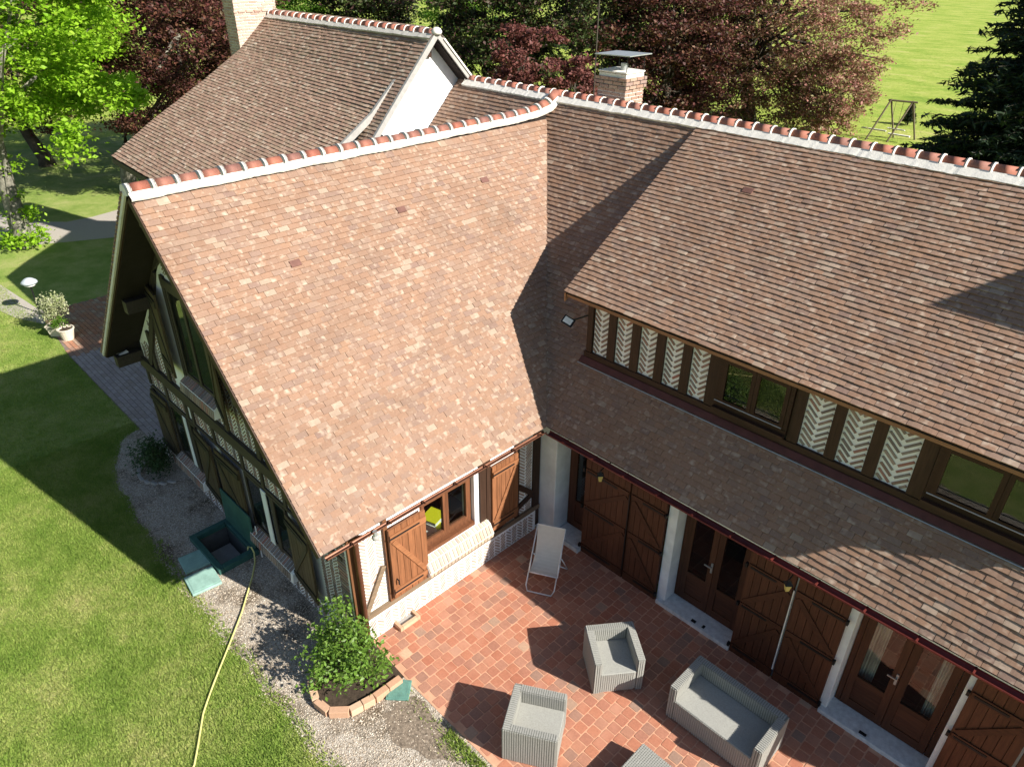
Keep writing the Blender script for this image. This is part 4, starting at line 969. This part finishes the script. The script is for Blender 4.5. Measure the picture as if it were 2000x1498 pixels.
# verges
mb = MB()
for i in range(4):
    if PE[i][0] > 2.2: pass
    a, b_ = V3(XE, *PE[i]), V3(XE, *PE[i + 1])
    if i >= 1: mb.obox(a + V3(-.01, 0, -.11), b_ - a, V3(.075, 0, 0), V3(0, 0, .16))
mb.build('verge_mortar', M['concrete'], rooo)
MB().obox(V3(XG - .02, 3.05, 7.98 - .13), V3(0, -3.4, -3.4 * S2), V3(.07, 0, 0), V3(0, 0, .175)).obox(V3(XG - .02, 3.06, 7.98 - .13), V3(0, 4.2, -4.2 * S2), V3(.07, 0, 0), V3(0, 0, .13)).build('verge_board', M['concrete'], rooo)
mb = MB()
for k in range(28):
    y = 3.2 + k * TE / S2N * 1.0; mb.obox(V3(XG - .03, y, 7.99 - S2 * (y - 3.05) + .0), V3(.11, 0, 0), nrm((0, 1, -S2)) * .085, nrm((0, S2, 1)) * .035)
mb.build('verge_mortar', M['mortar'], rooo)
MB().lathe((XG + .02, 3.05, 7.93), [(.10, 0), (.12, .05), (.09, .11), (.04, .14)], 12).build('ridge_cap', M['mortar'], rooo, smooth=True)
MB().prism([(-6.62, -.3, 4.5), (-6.62, 6.4, 4.5), (-6.62, 3.05, 7.86)], (-.25, 0, 0)).build('gable_wall', M['render'], old)
MB().box(-6.64, -6.55, 3.0, 3.1, 7.45, 7.6).build('ridge_beam_end', M['timber'], old)
MB().tube([(-6.45, 1.42, 6.05), (-6.30, 1.42, 6.02)], .05, 8).build('cable_box', M['iron'], old)
MB().box(-13.1, -6.9, -1.25, 7.4, 0, 4.55).build('wall', M['render'], old)
mb = MB()
for k in range(9): MB().box(-13.14 + k * .62, -13.02 + k * .62, -1.31, -1.252, .0, 4.5).build('timber_post', M['timber_gv'], old)
MB().box(-13.14, -6.95, -1.33, -1.252, 4.1, 4.3).build('timber_beam', M['timber_g'], old) if False else None
MB().obox(V3(XW, -1.95, 4.74), V3(6.7, 0, -.28), V3(0, .03, 0), V3(0, 0, .14)).build('fascia_board', M['timber_g'], rooo)
chimney('chimney', -14.06, -13.45, 2.02, 3.25, 0.0, 8.4, old, 'brick_chimney_pale', bands=((8.0, 8.06, .02),), mort='mortar')
chimney('chimney_stack', -14.10, -13.41, 1.98, 3.29, 8.4, 10.2, old, 'brick_chimney_pale', mort='mortar')

# unseen hipped block, added out of frame and shaped to shade the dormer roof
eb = thing('east_shadow_block', (13, 6, 0), 'unseen hipped block added east of the terrace to shade the dormer roof', 'house')
MB().box(9.6, 17, 3.6, 9.0, 0, 8.2).build('wall', M['render'], eb)
MB().prism([(8.9, 2.98, 8.32), (17.6, 2.98, 8.32), (17.6, 9.6, 8.32), (8.9, 9.6, 8.32)], (0, 0, -.12)).add([(8.9, 2.98, 8.32), (17.6, 2.98, 8.32), (17.6, 9.6, 8.32), (8.9, 9.6, 8.32), (12.2, 6.3, 10.4), (14.3, 6.3, 10.4)], [(0, 1, 5, 4), (1, 2, 5), (2, 3, 4, 5), (3, 0, 4)]).build('roof', M['tile_old'], eb)

# antenna mast
t = thing('antenna_mast', (-3.51, 5.1, 6.0), 'thin pole standing behind the ridge left of the brick chimney', 'pole')
MB().tube([(-3.51, 5.1, 5.9), (-3.51, 5.1, 9.3)], .014, 8).build('pole', M['barkdark'], t)
MB().tube([(-3.9, 5.1, 9.2), (-3.1, 5.1, 9.2)], .01, 5).build('crossbar', M['zinc'], t)

# ================================================================== THINGS ON THE TERRACE
def rattan_seat(name, cat, c, front, w_, d_, h, seat_h, label, group=None, th=.10):
    """c: footprint centre, front: unit direction the seat faces"""
    t = thing(name, (c[0], c[1], .022), label, cat, group); F = nrm((*front, 0)); S = V3(-F[1], F[0], 0); o = V3(c[0], c[1], .024)
    def blk(s0, s1, f0, f1, z0, z1, nm, mat='rattan_d', bevel=.008): return MB().obox(o + S * s0 + F * f0 + Z0 * z0, S * (s1 - s0), F * (f1 - f0), Z0 * (z1 - z0)).build(nm, M[mat], t, bevel=bevel)
    hw, hd = w_ / 2, d_ / 2
    blk(-hw, hw, -hd, -hd + th, 0, h, 'backrest'); blk(-hw, -hw + th, -hd + th + .001, hd, 0, h, 'armrest'); blk(hw - th, hw, -hd + th + .001, hd, 0, h, 'armrest')
    blk(-hw + th + .001, hw - th - .001, -hd + th + .001, hd - .005, .02, seat_h, 'seat', 'rattan')
    rb = MB(); P = .032
    def ribs(a, dr, n_, L_, z0, z1):
        n = int(L_ / P)
        for k in range(n): rb.obox(a + dr * (k * P + .006) + Z0 * z0, dr * .021, Z0 * (z1 - z0), n_ * .010)
    ribs(o - S * hw - F * hd, S, -F, w_, .01, h - .01); ribs(o - S * hw - F * hd, F, -S, d_, .01, h - .01); ribs(o + S * hw - F * hd, F, S, d_, .01, h - .01)
    ribs(o - S * hw + F * hd, S, F, th, .01, h - .01); ribs(o + S * (hw - th) + F * hd, S, F, th, .01, h - .01); ribs(o - S * (hw - th) + F * (hd - .005), S, F, w_ - 2 * th, .02, seat_h - .01)
    ribs(o - S * (hw - th) - F * (hd - th), S, F, w_ - 2 * th, seat_h + .01, h - .01); ribs(o - S * (hw - th) - F * (hd - th), F, S, d_ - th, seat_h + .01, h - .01); ribs(o + S * (hw - th) - F * (hd - th), F, -S, d_ - th, seat_h + .01, h - .01)
    # ribs across the rims
    n = int(w_ / P)
    for k in range(n): rb.obox(o - S * (hw - k * P - .006) - F * hd + Z0 * h, S * .022, F * th, Z0 * .007)
    for sg in (-1, 1):
        for k in range(int((d_ - th) / P)): rb.obox(o + S * (sg * hw - (th if sg > 0 else 0)) + F * (-hd + th + k * P + .006) + Z0 * h, F * .022, S * th, Z0 * .007)
    rb.build('woven_ribs', M['rattan'], t, kind='stuff'); return t
rattan_seat('rattan_armchair', 'armchair', (3.09, -1.70), (.79, -.61), .74, .72, .64, .40, 'grey rattan armchair half in shadow between the deck chair and the sofa', 'rattan armchairs')
rattan_seat('rattan_armchair', 'armchair', (3.05, -3.37), (.85, .52), .73, .74, .64, .40, 'grey rattan armchair fully in the sun at the terrace edge', 'rattan armchairs')
rattan_seat('rattan_sofa', 'sofa', (4.81, -1.35), (0, -1), 1.40, .74, .64, .40, 'two-seat grey rattan sofa beside the door shutters')
ft = thing('rattan_footstool', (4.55, -2.79, .022), 'low square grey rattan footstool in front of the sofa', 'footstool')
MB().box(4.24, 4.86, -3.10, -2.48, .024, .30).build('base', M['rattan_d'], ft, bevel=.008)
mb = MB()
for k in range(20): mb.box(4.25 + k * .0305, 4.265 + k * .0305, -3.10, -2.48, .3005, .307)
for k in range(20): mb.box(4.24, 4.86, -3.09 + k * .0305, -3.075 + k * .0305, .3005, .305)
for k in range(20): mb.box(4.25 + k * .0305, 4.266 + k * .0305, -3.108, -3.101, .04, .29); mb.box(4.232, 4.239, -3.09 + k * .0305, -3.074 + k * .0305, .04, .29)
mb.build('woven_top', M['rattan'], ft, kind='stuff')

# deck chair
dc = thing('deck_chair', (1.13, -1.05, .022), 'white metal deck chair with pale canvas in the shaded corner', 'deck chair')
A0, B0 = V3(1.02, -1.49, .035), V3(1.46, -1.25, .035); At, Bt = V3(.66, -.82, .90), V3(1.10, -.58, .90)
side = nrm(B0 - A0)
MB().tube([At, A0 + (At - A0) * .08, A0 + side * .04, B0 - side * .04, B0 + (Bt - B0) * .08, Bt, Bt - side * .02, At + side * .02, At], .012, 8).build('front_frame', M['wmetal'], dc, smooth=True)
Am, Bm = A0 + (At - A0) * .55, B0 + (Bt - B0) * .55; Ar, Br = V3(.80, -.86, .035) + V3(-.05, .1, 0), V3(1.20, -.64, .035) + V3(0, .05, 0)
Af, Bf = V3(.96, -1.33, .32), V3(1.40, -1.09, .32)
MB().tube([Af - (Ar - Af) * .0, Am, ], .010, 8).tube([Bf, Bm], .010, 8).tube([Am + V3(.02, .02, 0), Ar], .011, 8).tube([Bm + V3(.02, .02, 0), Br], .011, 8).tube([Ar, Br], .011, 8).tube([Af, Bf], .012, 8).build('rear_frame', M['wmetal'], dc, smooth=True)
mb = MB(); n = 14; pv = None
for k in range(n + 1):
    t_ = k / n; a = Af * (1 - t_) + At * t_; b_ = Bf * (1 - t_) + Bt * t_; sag = -.17 * math.sin(math.pi * t_ ** .75); nn_ = nrm(np.cross(Bf - Af, At - Af)); nn_ = nn_ if nn_[2] > 0 else -nn_
    cur = [a + nn_ * sag + side * .015 * math.sin(math.pi * t_), b_ + nn_ * sag - side * .015 * math.sin(math.pi * t_)]
    if pv: mb.obox(pv[0], pv[1] - pv[0], cur[0] - pv[0], nn_ * .004)
    pv = cur
mb.build('canvas', M['fabric'], dc)

# vent frame at the wall foot, inspection covers, lids
t = thing('brick_vent_box', (.15, -3.36, .02), 'small brick-edged vent opening at the foot of the sunny wall', 'vent')
MB().box(.05, .24, -3.56, -3.51, .02, .10).build('brick', M['terracotta'], t); MB().box(.05, .24, -3.21, -3.16, .02, .10).build('brick', M['terracotta'], t); MB().box(.19, .24, -3.505, -3.215, .02, .10).build('brick', M['terracotta'], t)
MB().box(.055, .185, -3.505, -3.215, .02, .045).build('sill', M['concrete'], t)
def cover(c, s, a, mat, label, th=.035):
    U = V3(math.cos(a), math.sin(a), 0); V_ = V3(-math.sin(a), math.cos(a), 0); o = V3(*c, .01)
    t = thing('inspection_cover', tuple(o), label, 'cover', 'green covers set in the gravel')
    MB().obox(o - U * s / 2 - V_ * s / 2, U * s, V_ * s, Z0 * th).build('lid', mat, t, bevel=.008)
    MB().obox(o - U * s * .42 - V_ * s * .42 + Z0 * (th + .001), U * s * .84, V_ * s * .84, Z0 * .006).build('raised_panel', mat, t, bevel=.003)
cover((1.08, -4.24), .34, .75, M['greenlid2'], 'weathered green square cover beside the planter and terrace edge')
cover((-3.62, -5.25), .46, -.12, M['greenlid'], 'pale green lid in the shade beside the cellar hatch', .05)
cover((-3.06, -5.36), .50, -.12, M['greenlid'], 'pale green lid lying in the sun beside the cellar hatch', .05)
# cellar hatch
ha = thing('cellar_hatch', (-3.62, -4.7, 0), 'open cellar hatch with dark pit and raised green metal flap against the wall', 'hatch')
a, b_, c_, d_ = PIT
MB().box(a - .10, b_ + .12, c_ - .10, c_ + .0, .0, .12).box(a - .10, b_ + .12, d_, d_ + .10, 0, .12).box(a - .10, a, c_ + .001, d_ - .001, 0, .12).box(b_, b_ + .12, c_ + .001, d_ - .001, 0, .12).build('kerb_frame', M['greenmetal'], ha, bevel=.008)
MB().box(a - .05, a - .002, c_, d_, -1.3, -.002).box(b_ + .002, b_ + .05, c_, d_, -1.3, -.002).box(a, b_, c_ - .05, c_ - .002, -1.3, -.002).box(a, b_, d_ + .002, d_ + .05, -1.3, -.002).box(a - .05, b_ + .05, c_ - .05, d_ + .05, -1.35, -1.3).build('pit_walls', M['pitwall'], ha)
MB().obox((a - .06, d_ + .05, .13), (b_ - a + .14, 0, 0), (0, .02, .74), (0, .03, -.001)).build('flap', M['greenmetal'], ha, bevel=.006)
MB().bar((b_ + .06, d_ + .10, .15), (b_ + .06, c_ + .05, .11), .03, .03).build('stay', M['wmetal'], ha) if False else None
MB().box(a + .05, a + .5, c_ + .02, d_ - .02, -.42, -.36).build('ledge', M['concrete'], ha)
MB().bar((-2.98, -4.30, .68), (-2.80, -4.36, .10), .02, .02).build('prop_rod', M['wmetal'], ha)
# hose
hp = [(.35, -7.35), (.07, -6.96), (-.56, -6.50), (-1.24, -5.86), (-1.95, -5.20), (-2.54, -4.72), (-2.95, -4.44)]
pts = []
for i in range(len(hp) - 1):
    for k in range(5):
        f = k / 5; x = hp[i][0] * (1 - f) + hp[i + 1][0] * f; y = hp[i][1] * (1 - f) + hp[i + 1][1] * f
        pts.append(V3(x + .02 * math.sin(len(pts) * .45), y + .03 * math.sin(len(pts) * .31), .035))
pts += [V3(-2.98, -4.42, .12), V3(-3.05, -4.42, .20), V3(-3.16, -4.44, .16), V3(-3.2, -4.5, -.2)]
o = MB().tube(pts, .014, 8).build('garden_hose', M['hose'], smooth=True); setp(o, 'yellow garden hose running across the lawn into the cellar hatch', 'hose')

# ================================================================== PLANTS
def leaves(P, size, nrm_up=.5, flat=None, aspect=.6):
    n = len(P); d = RNG.normal(0, 1, (n, 3)); d[:, 2] = np.abs(d[:, 2]) * (1 + nrm_up) + nrm_up; d /= np.linalg.norm(d, axis=1)[:, None]
    r = RNG.normal(0, 1, (n, 3)); a = np.cross(d, r); a /= np.linalg.norm(a, axis=1)[:, None]; b = np.cross(d, a); s = size * (.4 + 1.2 * RNG.random(n))[:, None]
    v = np.empty((n, 4, 3)); v[:, 0] = P - a * s; v[:, 1] = P - b * s * aspect + d * s * .12; v[:, 2] = P + a * s; v[:, 3] = P + b * s * aspect + d * s * .12
    return v.reshape(-1, 3), np.arange(4 * n).reshape(-1, 4)
def crown_clusters(c, R, ncl, shell=.55, lump=.25, zmin=None, seed=0):
    r = np.random.default_rng(seed); d = r.normal(0, 1, (ncl, 3)); d /= np.linalg.norm(d, axis=1)[:, None]
    rad = shell + (1 - shell) * r.random(ncl) ** .6; ph = r.random(6) * 6.28
    az_ = np.arctan2(d[:, 1], d[:, 0]); l = 1 + lump * (np.sin(3 * az_ + ph[0]) * .5 + np.sin(5 * az_ + 4 * d[:, 2] + ph[1]) * .35 + np.sin(7 * d[:, 2] + ph[2]) * .3)
    P = np.asarray(c) + d * (rad * l)[:, None] * np.asarray(R)
    if zmin is not None: P = P[P[:, 2] > zmin]
    return P
def tree(name, base, h_tr, c, R, ncl, per, size, crad, mat, bark, label, group='trees around the house', seed=1, rtr=.22, lean=(0, 0), shell=.5, lump=.25, zmin=None, extra=None, flat=.45, limbs=26, cut=None, aspect=.6):
    t = thing(name, base, label, 'tree', group); CL = crown_clusters(c, R, ncl, shell, lump, zmin, seed)
    if extra is not None: CL = np.concatenate([CL, np.array(extra, float)])
    if cut is not None: CL = CL[cut(CL)]
    cen = np.repeat(CL, per, axis=0); k = len(cen); s = (crad * (.6 + .8 * np.random.default_rng(seed + 5).random(len(CL))))
    off = RNG.normal(0, 1, (k, 3)); off *= (np.abs(RNG.normal(.75, .3, k)) / np.maximum(.3, np.linalg.norm(off, axis=1)))[:, None]
    P = cen + off * np.repeat(s, per)[:, None] * np.array([1, 1, flat])
    P = P[P[:, 2] > .15]
    v, f = leaves(P, size, aspect=aspect); bl = np.array(base)
    link('crown', np_mesh('crown', v - bl, f), M[mat], t)
    mb = MB(); b0 = V3(*base); top = V3(c[0] + lean[0], c[1] + lean[1], h_tr); mid = (b0 + top) / 2 + V3(.15, -.1, 0)
    mb.tube([b0 - V3(0, 0, .1), b0 + V3(0, 0, .3) + (mid - b0) * .05, mid, top, V3(*c)], [rtr * 1.5, rtr * 1.1, rtr * .9, rtr * .7, rtr * .3], 9)
    mb.build('trunk', M[bark], t, smooth=True)
    rr = random.Random(seed); lb = MB()
    for q in rr.sample(range(len(CL)), min(limbs, len(CL))):
        e = CL[q]; s0 = mid + (V3(*c) - mid) * rr.uniform(.1, .95); m_ = (s0 + e) / 2 + V3(0, 0, rr.uniform(-.3, .3)); lb.tube([s0, m_, e], [rtr * .28, rtr * .16, rtr * .05], 5, cap=False)
    lb.build('limbs', M[bark if mat == 'maple' else 'barkdark'], t, kind='stuff'); return t

# bright maple on the left
ex = [(-19.2, -1.3, 4.3), (-19.1, -1.35, 4.0), (-19.3, -1.2, 4.6), (-20.9, -1.4, 3.9), (-18.9, .4, 5.2), (-19.0, .9, 5.3), (-18.8, .7, 5.6), (-23.4, -2.4, 1.2), (-23.5, -2.6, 1.9), (-23.3, -3.0, .4), (-23.6, -2.4, .35), (-24.0, -3.0, .3), (-23.1, -2.5, .3), (-23.5, -2.6, 2.9)]
tree('maple_tree', (-23.6, -2.66, 0), 4.6, (-22.7, -1.7, 8.5), (4.2, 4.2, 4.6), 360, 270, .072, .6, 'maple', 'bark', 'bright lime green maple with pale lichened trunk left of the old house', seed=3, rtr=.30, lean=(-.9, -.7), shell=.62, lump=.2, extra=ex, flat=.55, cut=lambda P: (P[:, 2] > 4.1) | (P[:, 0] > -19.5) | (P[:, 2] < 3.2))
tree('copper_beech', (-28.4, 2.9, 0), 3.0, (-25.6, 5.4, 6.4), (4.6, 4.4, 4.2), 470, 200, .06, .62, 'beech', 'bark', 'dark purple copper beech between the maple and the tall chimney', seed=8, rtr=.30, lean=(-2.3, -2.2), shell=.5, zmin=1.9, limbs=3)
tree('copper_beech', (-35.5, 1.5, 0), 3.0, (-36.5, 1.0, 5.8), (4.8, 5.0, 4.6), 240, 150, .08, .8, 'beech', 'barkdark', 'dark purple copper beech partly behind the maple foliage', seed=9, rtr=.3, zmin=1.6)
tree('copper_beech', (-31.5, 10.6, 0), 3.0, (-31.4, 8.9, 5.4), (3.2, 3.0, 4.4), 240, 160, .08, .8, 'beech', 'barkdark', 'dark purple copper beech just behind the tall pale chimney', seed=10, rtr=.3, zmin=.6)
tree('hazel_tree', (-36.3, 16.6, 0), 2.6, (-36.3, 16.6, 4.4), (3.1, 3.1, 3.2), 230, 150, .08, .6, 'greenleaf', 'barkdark', 'bright green round tree beyond the old ridge beside the chimney', seed=12, zmin=.4)
tree('yew_tree', (-33.4, 20.2, 0), 3.0, (-33.4, 20.2, 5.2), (2.7, 2.7, 4.4), 230, 160, .09, .8, 'darkleaf', 'barkdark', 'dark green tree behind the old roof ridge', seed=13, zmin=.3)
tree('yew_tree', (-25.5, 22.5, 0), 3.0, (-25.6, 22.3, 5.2), (3.2, 3.2, 4.9), 250, 170, .085, .75, 'darkleaf', 'barkdark', 'dark green tree right of the gap above the old gable peak', seed=14, zmin=.3)
tree('yew_tree', (-21.5, 25.5, 0), 3.0, (-21.5, 25.5, 5.4), (3.8, 3.6, 5.2), 270, 170, .085, .75, 'darkleaf', 'barkdark', 'dark green tree behind the antenna mast', seed=15, zmin=.3)
tree('yew_tree', (-17.6, 29.5, 0), 3.0, (-17.8, 28.8, 5.0), (3.8, 3.8, 5.0), 260, 170, .085, .75, 'beech', 'barkdark', 'dark purple-green tree directly behind the brick chimney', seed=16, zmin=.3)
tree('red_maple', (-15.9, 15.6, 0), 2.5, (-15.9, 15.3, 5.1), (1.1, 1.2, 1.7), 46, 150, .07, .38, 'redleaf', 'barkdark', 'small dark red maple left of the antenna mast', seed=17, rtr=.1, zmin=2.2, limbs=12, extra=[(-15.9, 17.0, 6.5), (-15.6, 16.9, 6.3), (-15.3, 17.2, 6.2)])
tree('red_maple', (-13.6, 16.3, 0), 2.5, (-13.6, 16.2, 4.8), (1.1, 1.1, 1.2), 34, 150, .07, .36, 'redleaf', 'barkdark', 'small dark red maple between the mast and the brick chimney', seed=18, rtr=.1, zmin=2.2, limbs=12)
tree('bronze_beech', (-17.0, 37.4, 0), 6.0, (-15.5, 36.2, 6.4), (6.4, 6.0, 6.8), 600, 170, .075, .75, 'beech2', 'barkdark', 'large bronze-leaved beech with visible dark trunk left of the field', seed=20, rtr=.42, lean=(-1.8, -1.0), shell=.45, lump=.35, zmin=.5, limbs=60)
tree('bronze_beech', (-21.5, 35.5, 0), 4.0, (-20.4, 33.6, 6.0), (4.2, 4.0, 6.0), 280, 160, .08, .75, 'beech', 'barkdark', 'dark copper tree directly left of the large bronze beech', seed=21, rtr=.3, zmin=.4)
tree('bronze_beech', (-12.4, 38.4, 0), 2.0, (-11.6, 36.3, 2.4), (2.6, 2.6, 2.3), 110, 120, .085, .65, 'beech2', 'barkdark', 'low spreading bronze tree left of the swing frame', seed=22, rtr=.15, zmin=.4)
for k, (x, y, s, lab) in enumerate(((-62, 52, 1.1, 'far green tree at the left end of the field hedge'), (-50, 62, 1.0, 'far green tree in the middle of the field hedge'), (-41, 68, 1.2, 'far green tree at the right end of the field hedge'))):
    tree('far_tree', (x, y, 0), 2, (x, y, 4.5), (4.5 * s, 4.5 * s, 4.2), 90, 90, .16, 1.0, 'greenleaf' if k != 1 else 'darkleaf', 'barkdark', lab, seed=40 + k, zmin=.4)
# field hedge/fence line
hp_ = crown_clusters((0, 0, 0), (1, 1, 1), 10)
P = np.stack([RNG.uniform(-1, 1, 26000), RNG.uniform(-.5, .5, 26000), RNG.uniform(.1, 1.7, 26000)], 1)
t_ = (P[:, 0] + 1) / 2; P = np.stack([-64 + t_ * 16 + P[:, 1] * .8, 38 + t_ * 13 + P[:, 1] * .8, P[:, 2]], 1)
v, f = leaves(P, .12); o = link('field_hedge', np_mesh('field_hedge', v, f), M['darkleaf'], None, None, None); setp(o, 'dark clipped hedge across the field seen through the trees', 'hedge')

# conifer at the right edge
def fir(name, base, h, r, whorls, per, size, label, seed=1, dens=70):
    t = thing(name, base, label, 'tree', 'trees around the house'); R_ = random.Random(seed); b0 = V3(*base); PP = []; lb = MB()
    for w_ in range(whorls):
        f = (w_ + .3) / whorls; z = .3 + f * (h - .3); L_ = r * (1 - f) ** .8 + .1
        for k in range(per):
            a = R_.uniform(0, 6.28); l = L_ * R_.uniform(.72, 1.1); d = V3(math.cos(a), math.sin(a), 0); e = b0 + d * l + V3(0, 0, z - .12 * l + .1 * l * l * .2)
            s0 = b0 + V3(0, 0, z); lb.tube([s0, e], [.03, .01], 4, cap=False); sd_ = V3(-d[1], d[0], 0)
            n = int(dens * l / r) + 8; u = RNG.random(n) ** .7; ww = (1 - u) * .32 * l + .12
            q = s0[None] + (e - s0)[None] * u[:, None] + sd_[None] * (RNG.uniform(-1, 1, n) * ww)[:, None] + np.array([0, 0, 1])[None] * (RNG.normal(0, .05, n) - .08 * u)[:, None]; PP.append(q)
    P = np.concatenate(PP); v, f = leaves(P, size, .6, aspect=.28)
    link('crown', np_mesh('crown', v - b0, f), M['conifer'], t); lb.build('branches', M['barkdark'], t, kind='stuff')
    MB().tube([b0, b0 + V3(0, 0, h)], [r * .05 + .03, .02], 8).build('trunk', M['barkdark'], t)
fir('fir_tree', (-.3, 32.6, 0), 13.5, 5.3, 48, 20, .18, 'tall dark fir at the right edge of the field', seed=5, dens=110)
fir('small_pine', (-9.4, 43.8, 0), 1.3, .42, 10, 8, .08, 'tiny dark pine standing behind the swing frame', seed=6, dens=16)

# swing frame
sw = thing('swing_frame', (-8.7, 38.9, 0), 'wooden A-frame swing with white planks standing in the field', 'swing')
pA, pB = V3(-8.95, 38.6, 2.15), V3(-7.85, 38.9, 2.15)
for p, sgn in ((pA, -1), (pB, 1)):
    for k in (-1, 1): MB().tube([p + V3(0, 0, .05), V3(p[0] + (-.55 if k < 0 else .35), p[1] + k * .9, 0)], .05, 6).build('leg', M['swingwood'], sw)
MB().tube([pA - V3(.15, 0, 0), pB + V3(.25, .05, 0)], .06, 6).build('crossbeam', M['swingwood'], sw)
MB().box(-10.1, -8.7, 38.2, 38.36, .50, .56).build('plank', M['plank'], sw); MB().box(-8.6, -7.4, 38.4, 38.56, .35, .42).build('plank', M['plank'], sw); MB().box(-9.0, -8.0, 39.2, 39.35, .5, .55).build('plank', M['plank'], sw)
for x in (-8.7, -8.3): MB().tube([(x, 38.75, 2.1), (x, 38.8, .5)], .012, 4).build('rope', M['swingwood'], sw)

# planter bed with shrub
pl = thing('brick_planter', (.4, -4.6, 0), 'low brick-edged planting bed at the wing corner', 'planter')
pp = [(-.30, -4.28), (-.12, -4.85), (.12, -5.14), (.42, -5.24), (.70, -5.20), (.90, -4.98), (.97, -4.60), (.98, -4.12)]
for i in range(len(pp) - 1):
    a, b_ = V3(*pp[i], .06), V3(*pp[i + 1], .06); L_ = np.linalg.norm(b_ - a); n = max(1, round(L_ / .21))
    for k in range(n):
        p, q_ = a + (b_ - a) * (k + .02) / n, a + (b_ - a) * (k + .97) / n; MB().bar(p, q_, .11, .13 + random.uniform(-.008, .008)).build('brick', M['terracotta'], pl, bevel=.006)
MB().add([(x, y, .07) for x, y in pp] + [(.98, -4.06, .07), (.06, -4.02, .07), (-.1, -4.25, .07)], [tuple(range(len(pp) + 3))]).build('soil', M['soil'], pl)
def shrub(name, base, c, R, ncl, per, size, crad, mat, label, seed=1, cat='shrub', zmin=.05):
    t = thing(name, base, label, cat); CL = crown_clusters(c, R, ncl, .35, .45, zmin, seed); cen = np.repeat(CL, per, axis=0); P = cen + RNG.normal(0, crad, cen.shape)
    P = P[P[:, 2] > base[2] + .03]; v, f = leaves(P, size, .4, aspect=.55); link('foliage', np_mesh('foliage', v - np.array(base), f), M[mat], t)
    mb = MB()
    for q in CL[::3]: mb.tube([V3(*base), (V3(*base) + q) / 2 + V3(0, 0, .05), q], [.014, .009, .004], 4, cap=False)
    mb.build('stems', M['barkdark'], t, kind='stuff')
shrub('rose_shrub', (.32, -4.62, .07), (.33, -4.66, .60), (.62, .54, .60), 120, 36, .030, .07, 'bush', 'bushy glossy green shrub in the brick planter at the wing corner', 31)
shrub('dark_shrub', (-6.75, -4.62, 0), (-6.75, -4.62, .42), (.40, .36, .42), 80, 45, .022, .07, 'bushdark', 'dark rounded shrub in the shade against the gable wall', 32)
o = None
t = thing('stone_edging', (-6.6, -4.75, 0), 'curved row of small stones round the shaded shrub', 'edging')
for k in range(9):
    a = math.radians(200 + k * 18); c = V3(-6.72 + .55 * math.cos(a), -4.55 + .5 * math.sin(a), .03); MB().obox(c, V3(.14, .02 * (k - 4), 0), V3(0, .07, 0), V3(0, 0, .05)).build('stone', M['concrete'], t, bevel=.012)
# pots on the brick path
def pot(c, r, h, label, square=False, mat='pot'):
    t = thing('plant_pot', (*c, .02), label, 'pot', 'pots at the corner of the brick path'); o = V3(*c, .02)
    MB().lathe(o, [(r * .7, 0), (r, h * .9), (r * 1.08, h * .9), (r * 1.08, h), (r * .92, h), (r * .9, h * .8)], 4 if square else 18).build('bowl', M[mat], t)
    MB().lathe(o + V3(0, 0, h * .82), [(r * .88, 0), (r * .5, .01)], 12).build('soil', M['soil'], t)
pot((-14.50, -4.0), .21, .34, 'round cream pot nearest the house on the brick path')
pot((-14.98, -4.14), .24, .34, 'square white planter box in the middle of the pot row', True)
pot((-15.42, -4.05), .22, .36, 'terracotta pot under the pale bushy plant', False, 'terracotta')
shrub('potted_plant', (-14.78, -4.05, .34), (-14.80, -4.04, .46), (.30, .18, .12), 18, 36, .026, .05, 'greenleaf', 'low green plant spilling over the cream pot', 33, 'plant', .36)
shrub('variegated_bush', (-15.4, -4.05, .36), (-15.20, -4.0, .78), (.46, .40, .36), 60, 44, .026, .065, 'palebush', 'pale variegated bush in a pot beside the garden lamp', 34, 'bush', .4)
# garden lamp
gl = thing('garden_lamp', (-17.0, -4.06, 0), 'short garden lamp with pale mushroom hood beside the path', 'lamp')
MB().tube([(-16.9, -4.06, 0), (-16.9, -4.06, .95)], .022, 8).build('post', M['iron'], gl)
MB().lathe((-16.9, -4.06, .90), [(.13, 0), (.15, .03), (.15, .06), (.08, .07)], 16).build('lamp_glass', M['wmetal'], gl, smooth=True)
MB().lathe((-16.9, -4.06, 1.0), [(.23, 0), (.20, .05), (.11, .12), (.03, .15)], 20).build('lamp_hood', M['lamptop'], gl, smooth=True)
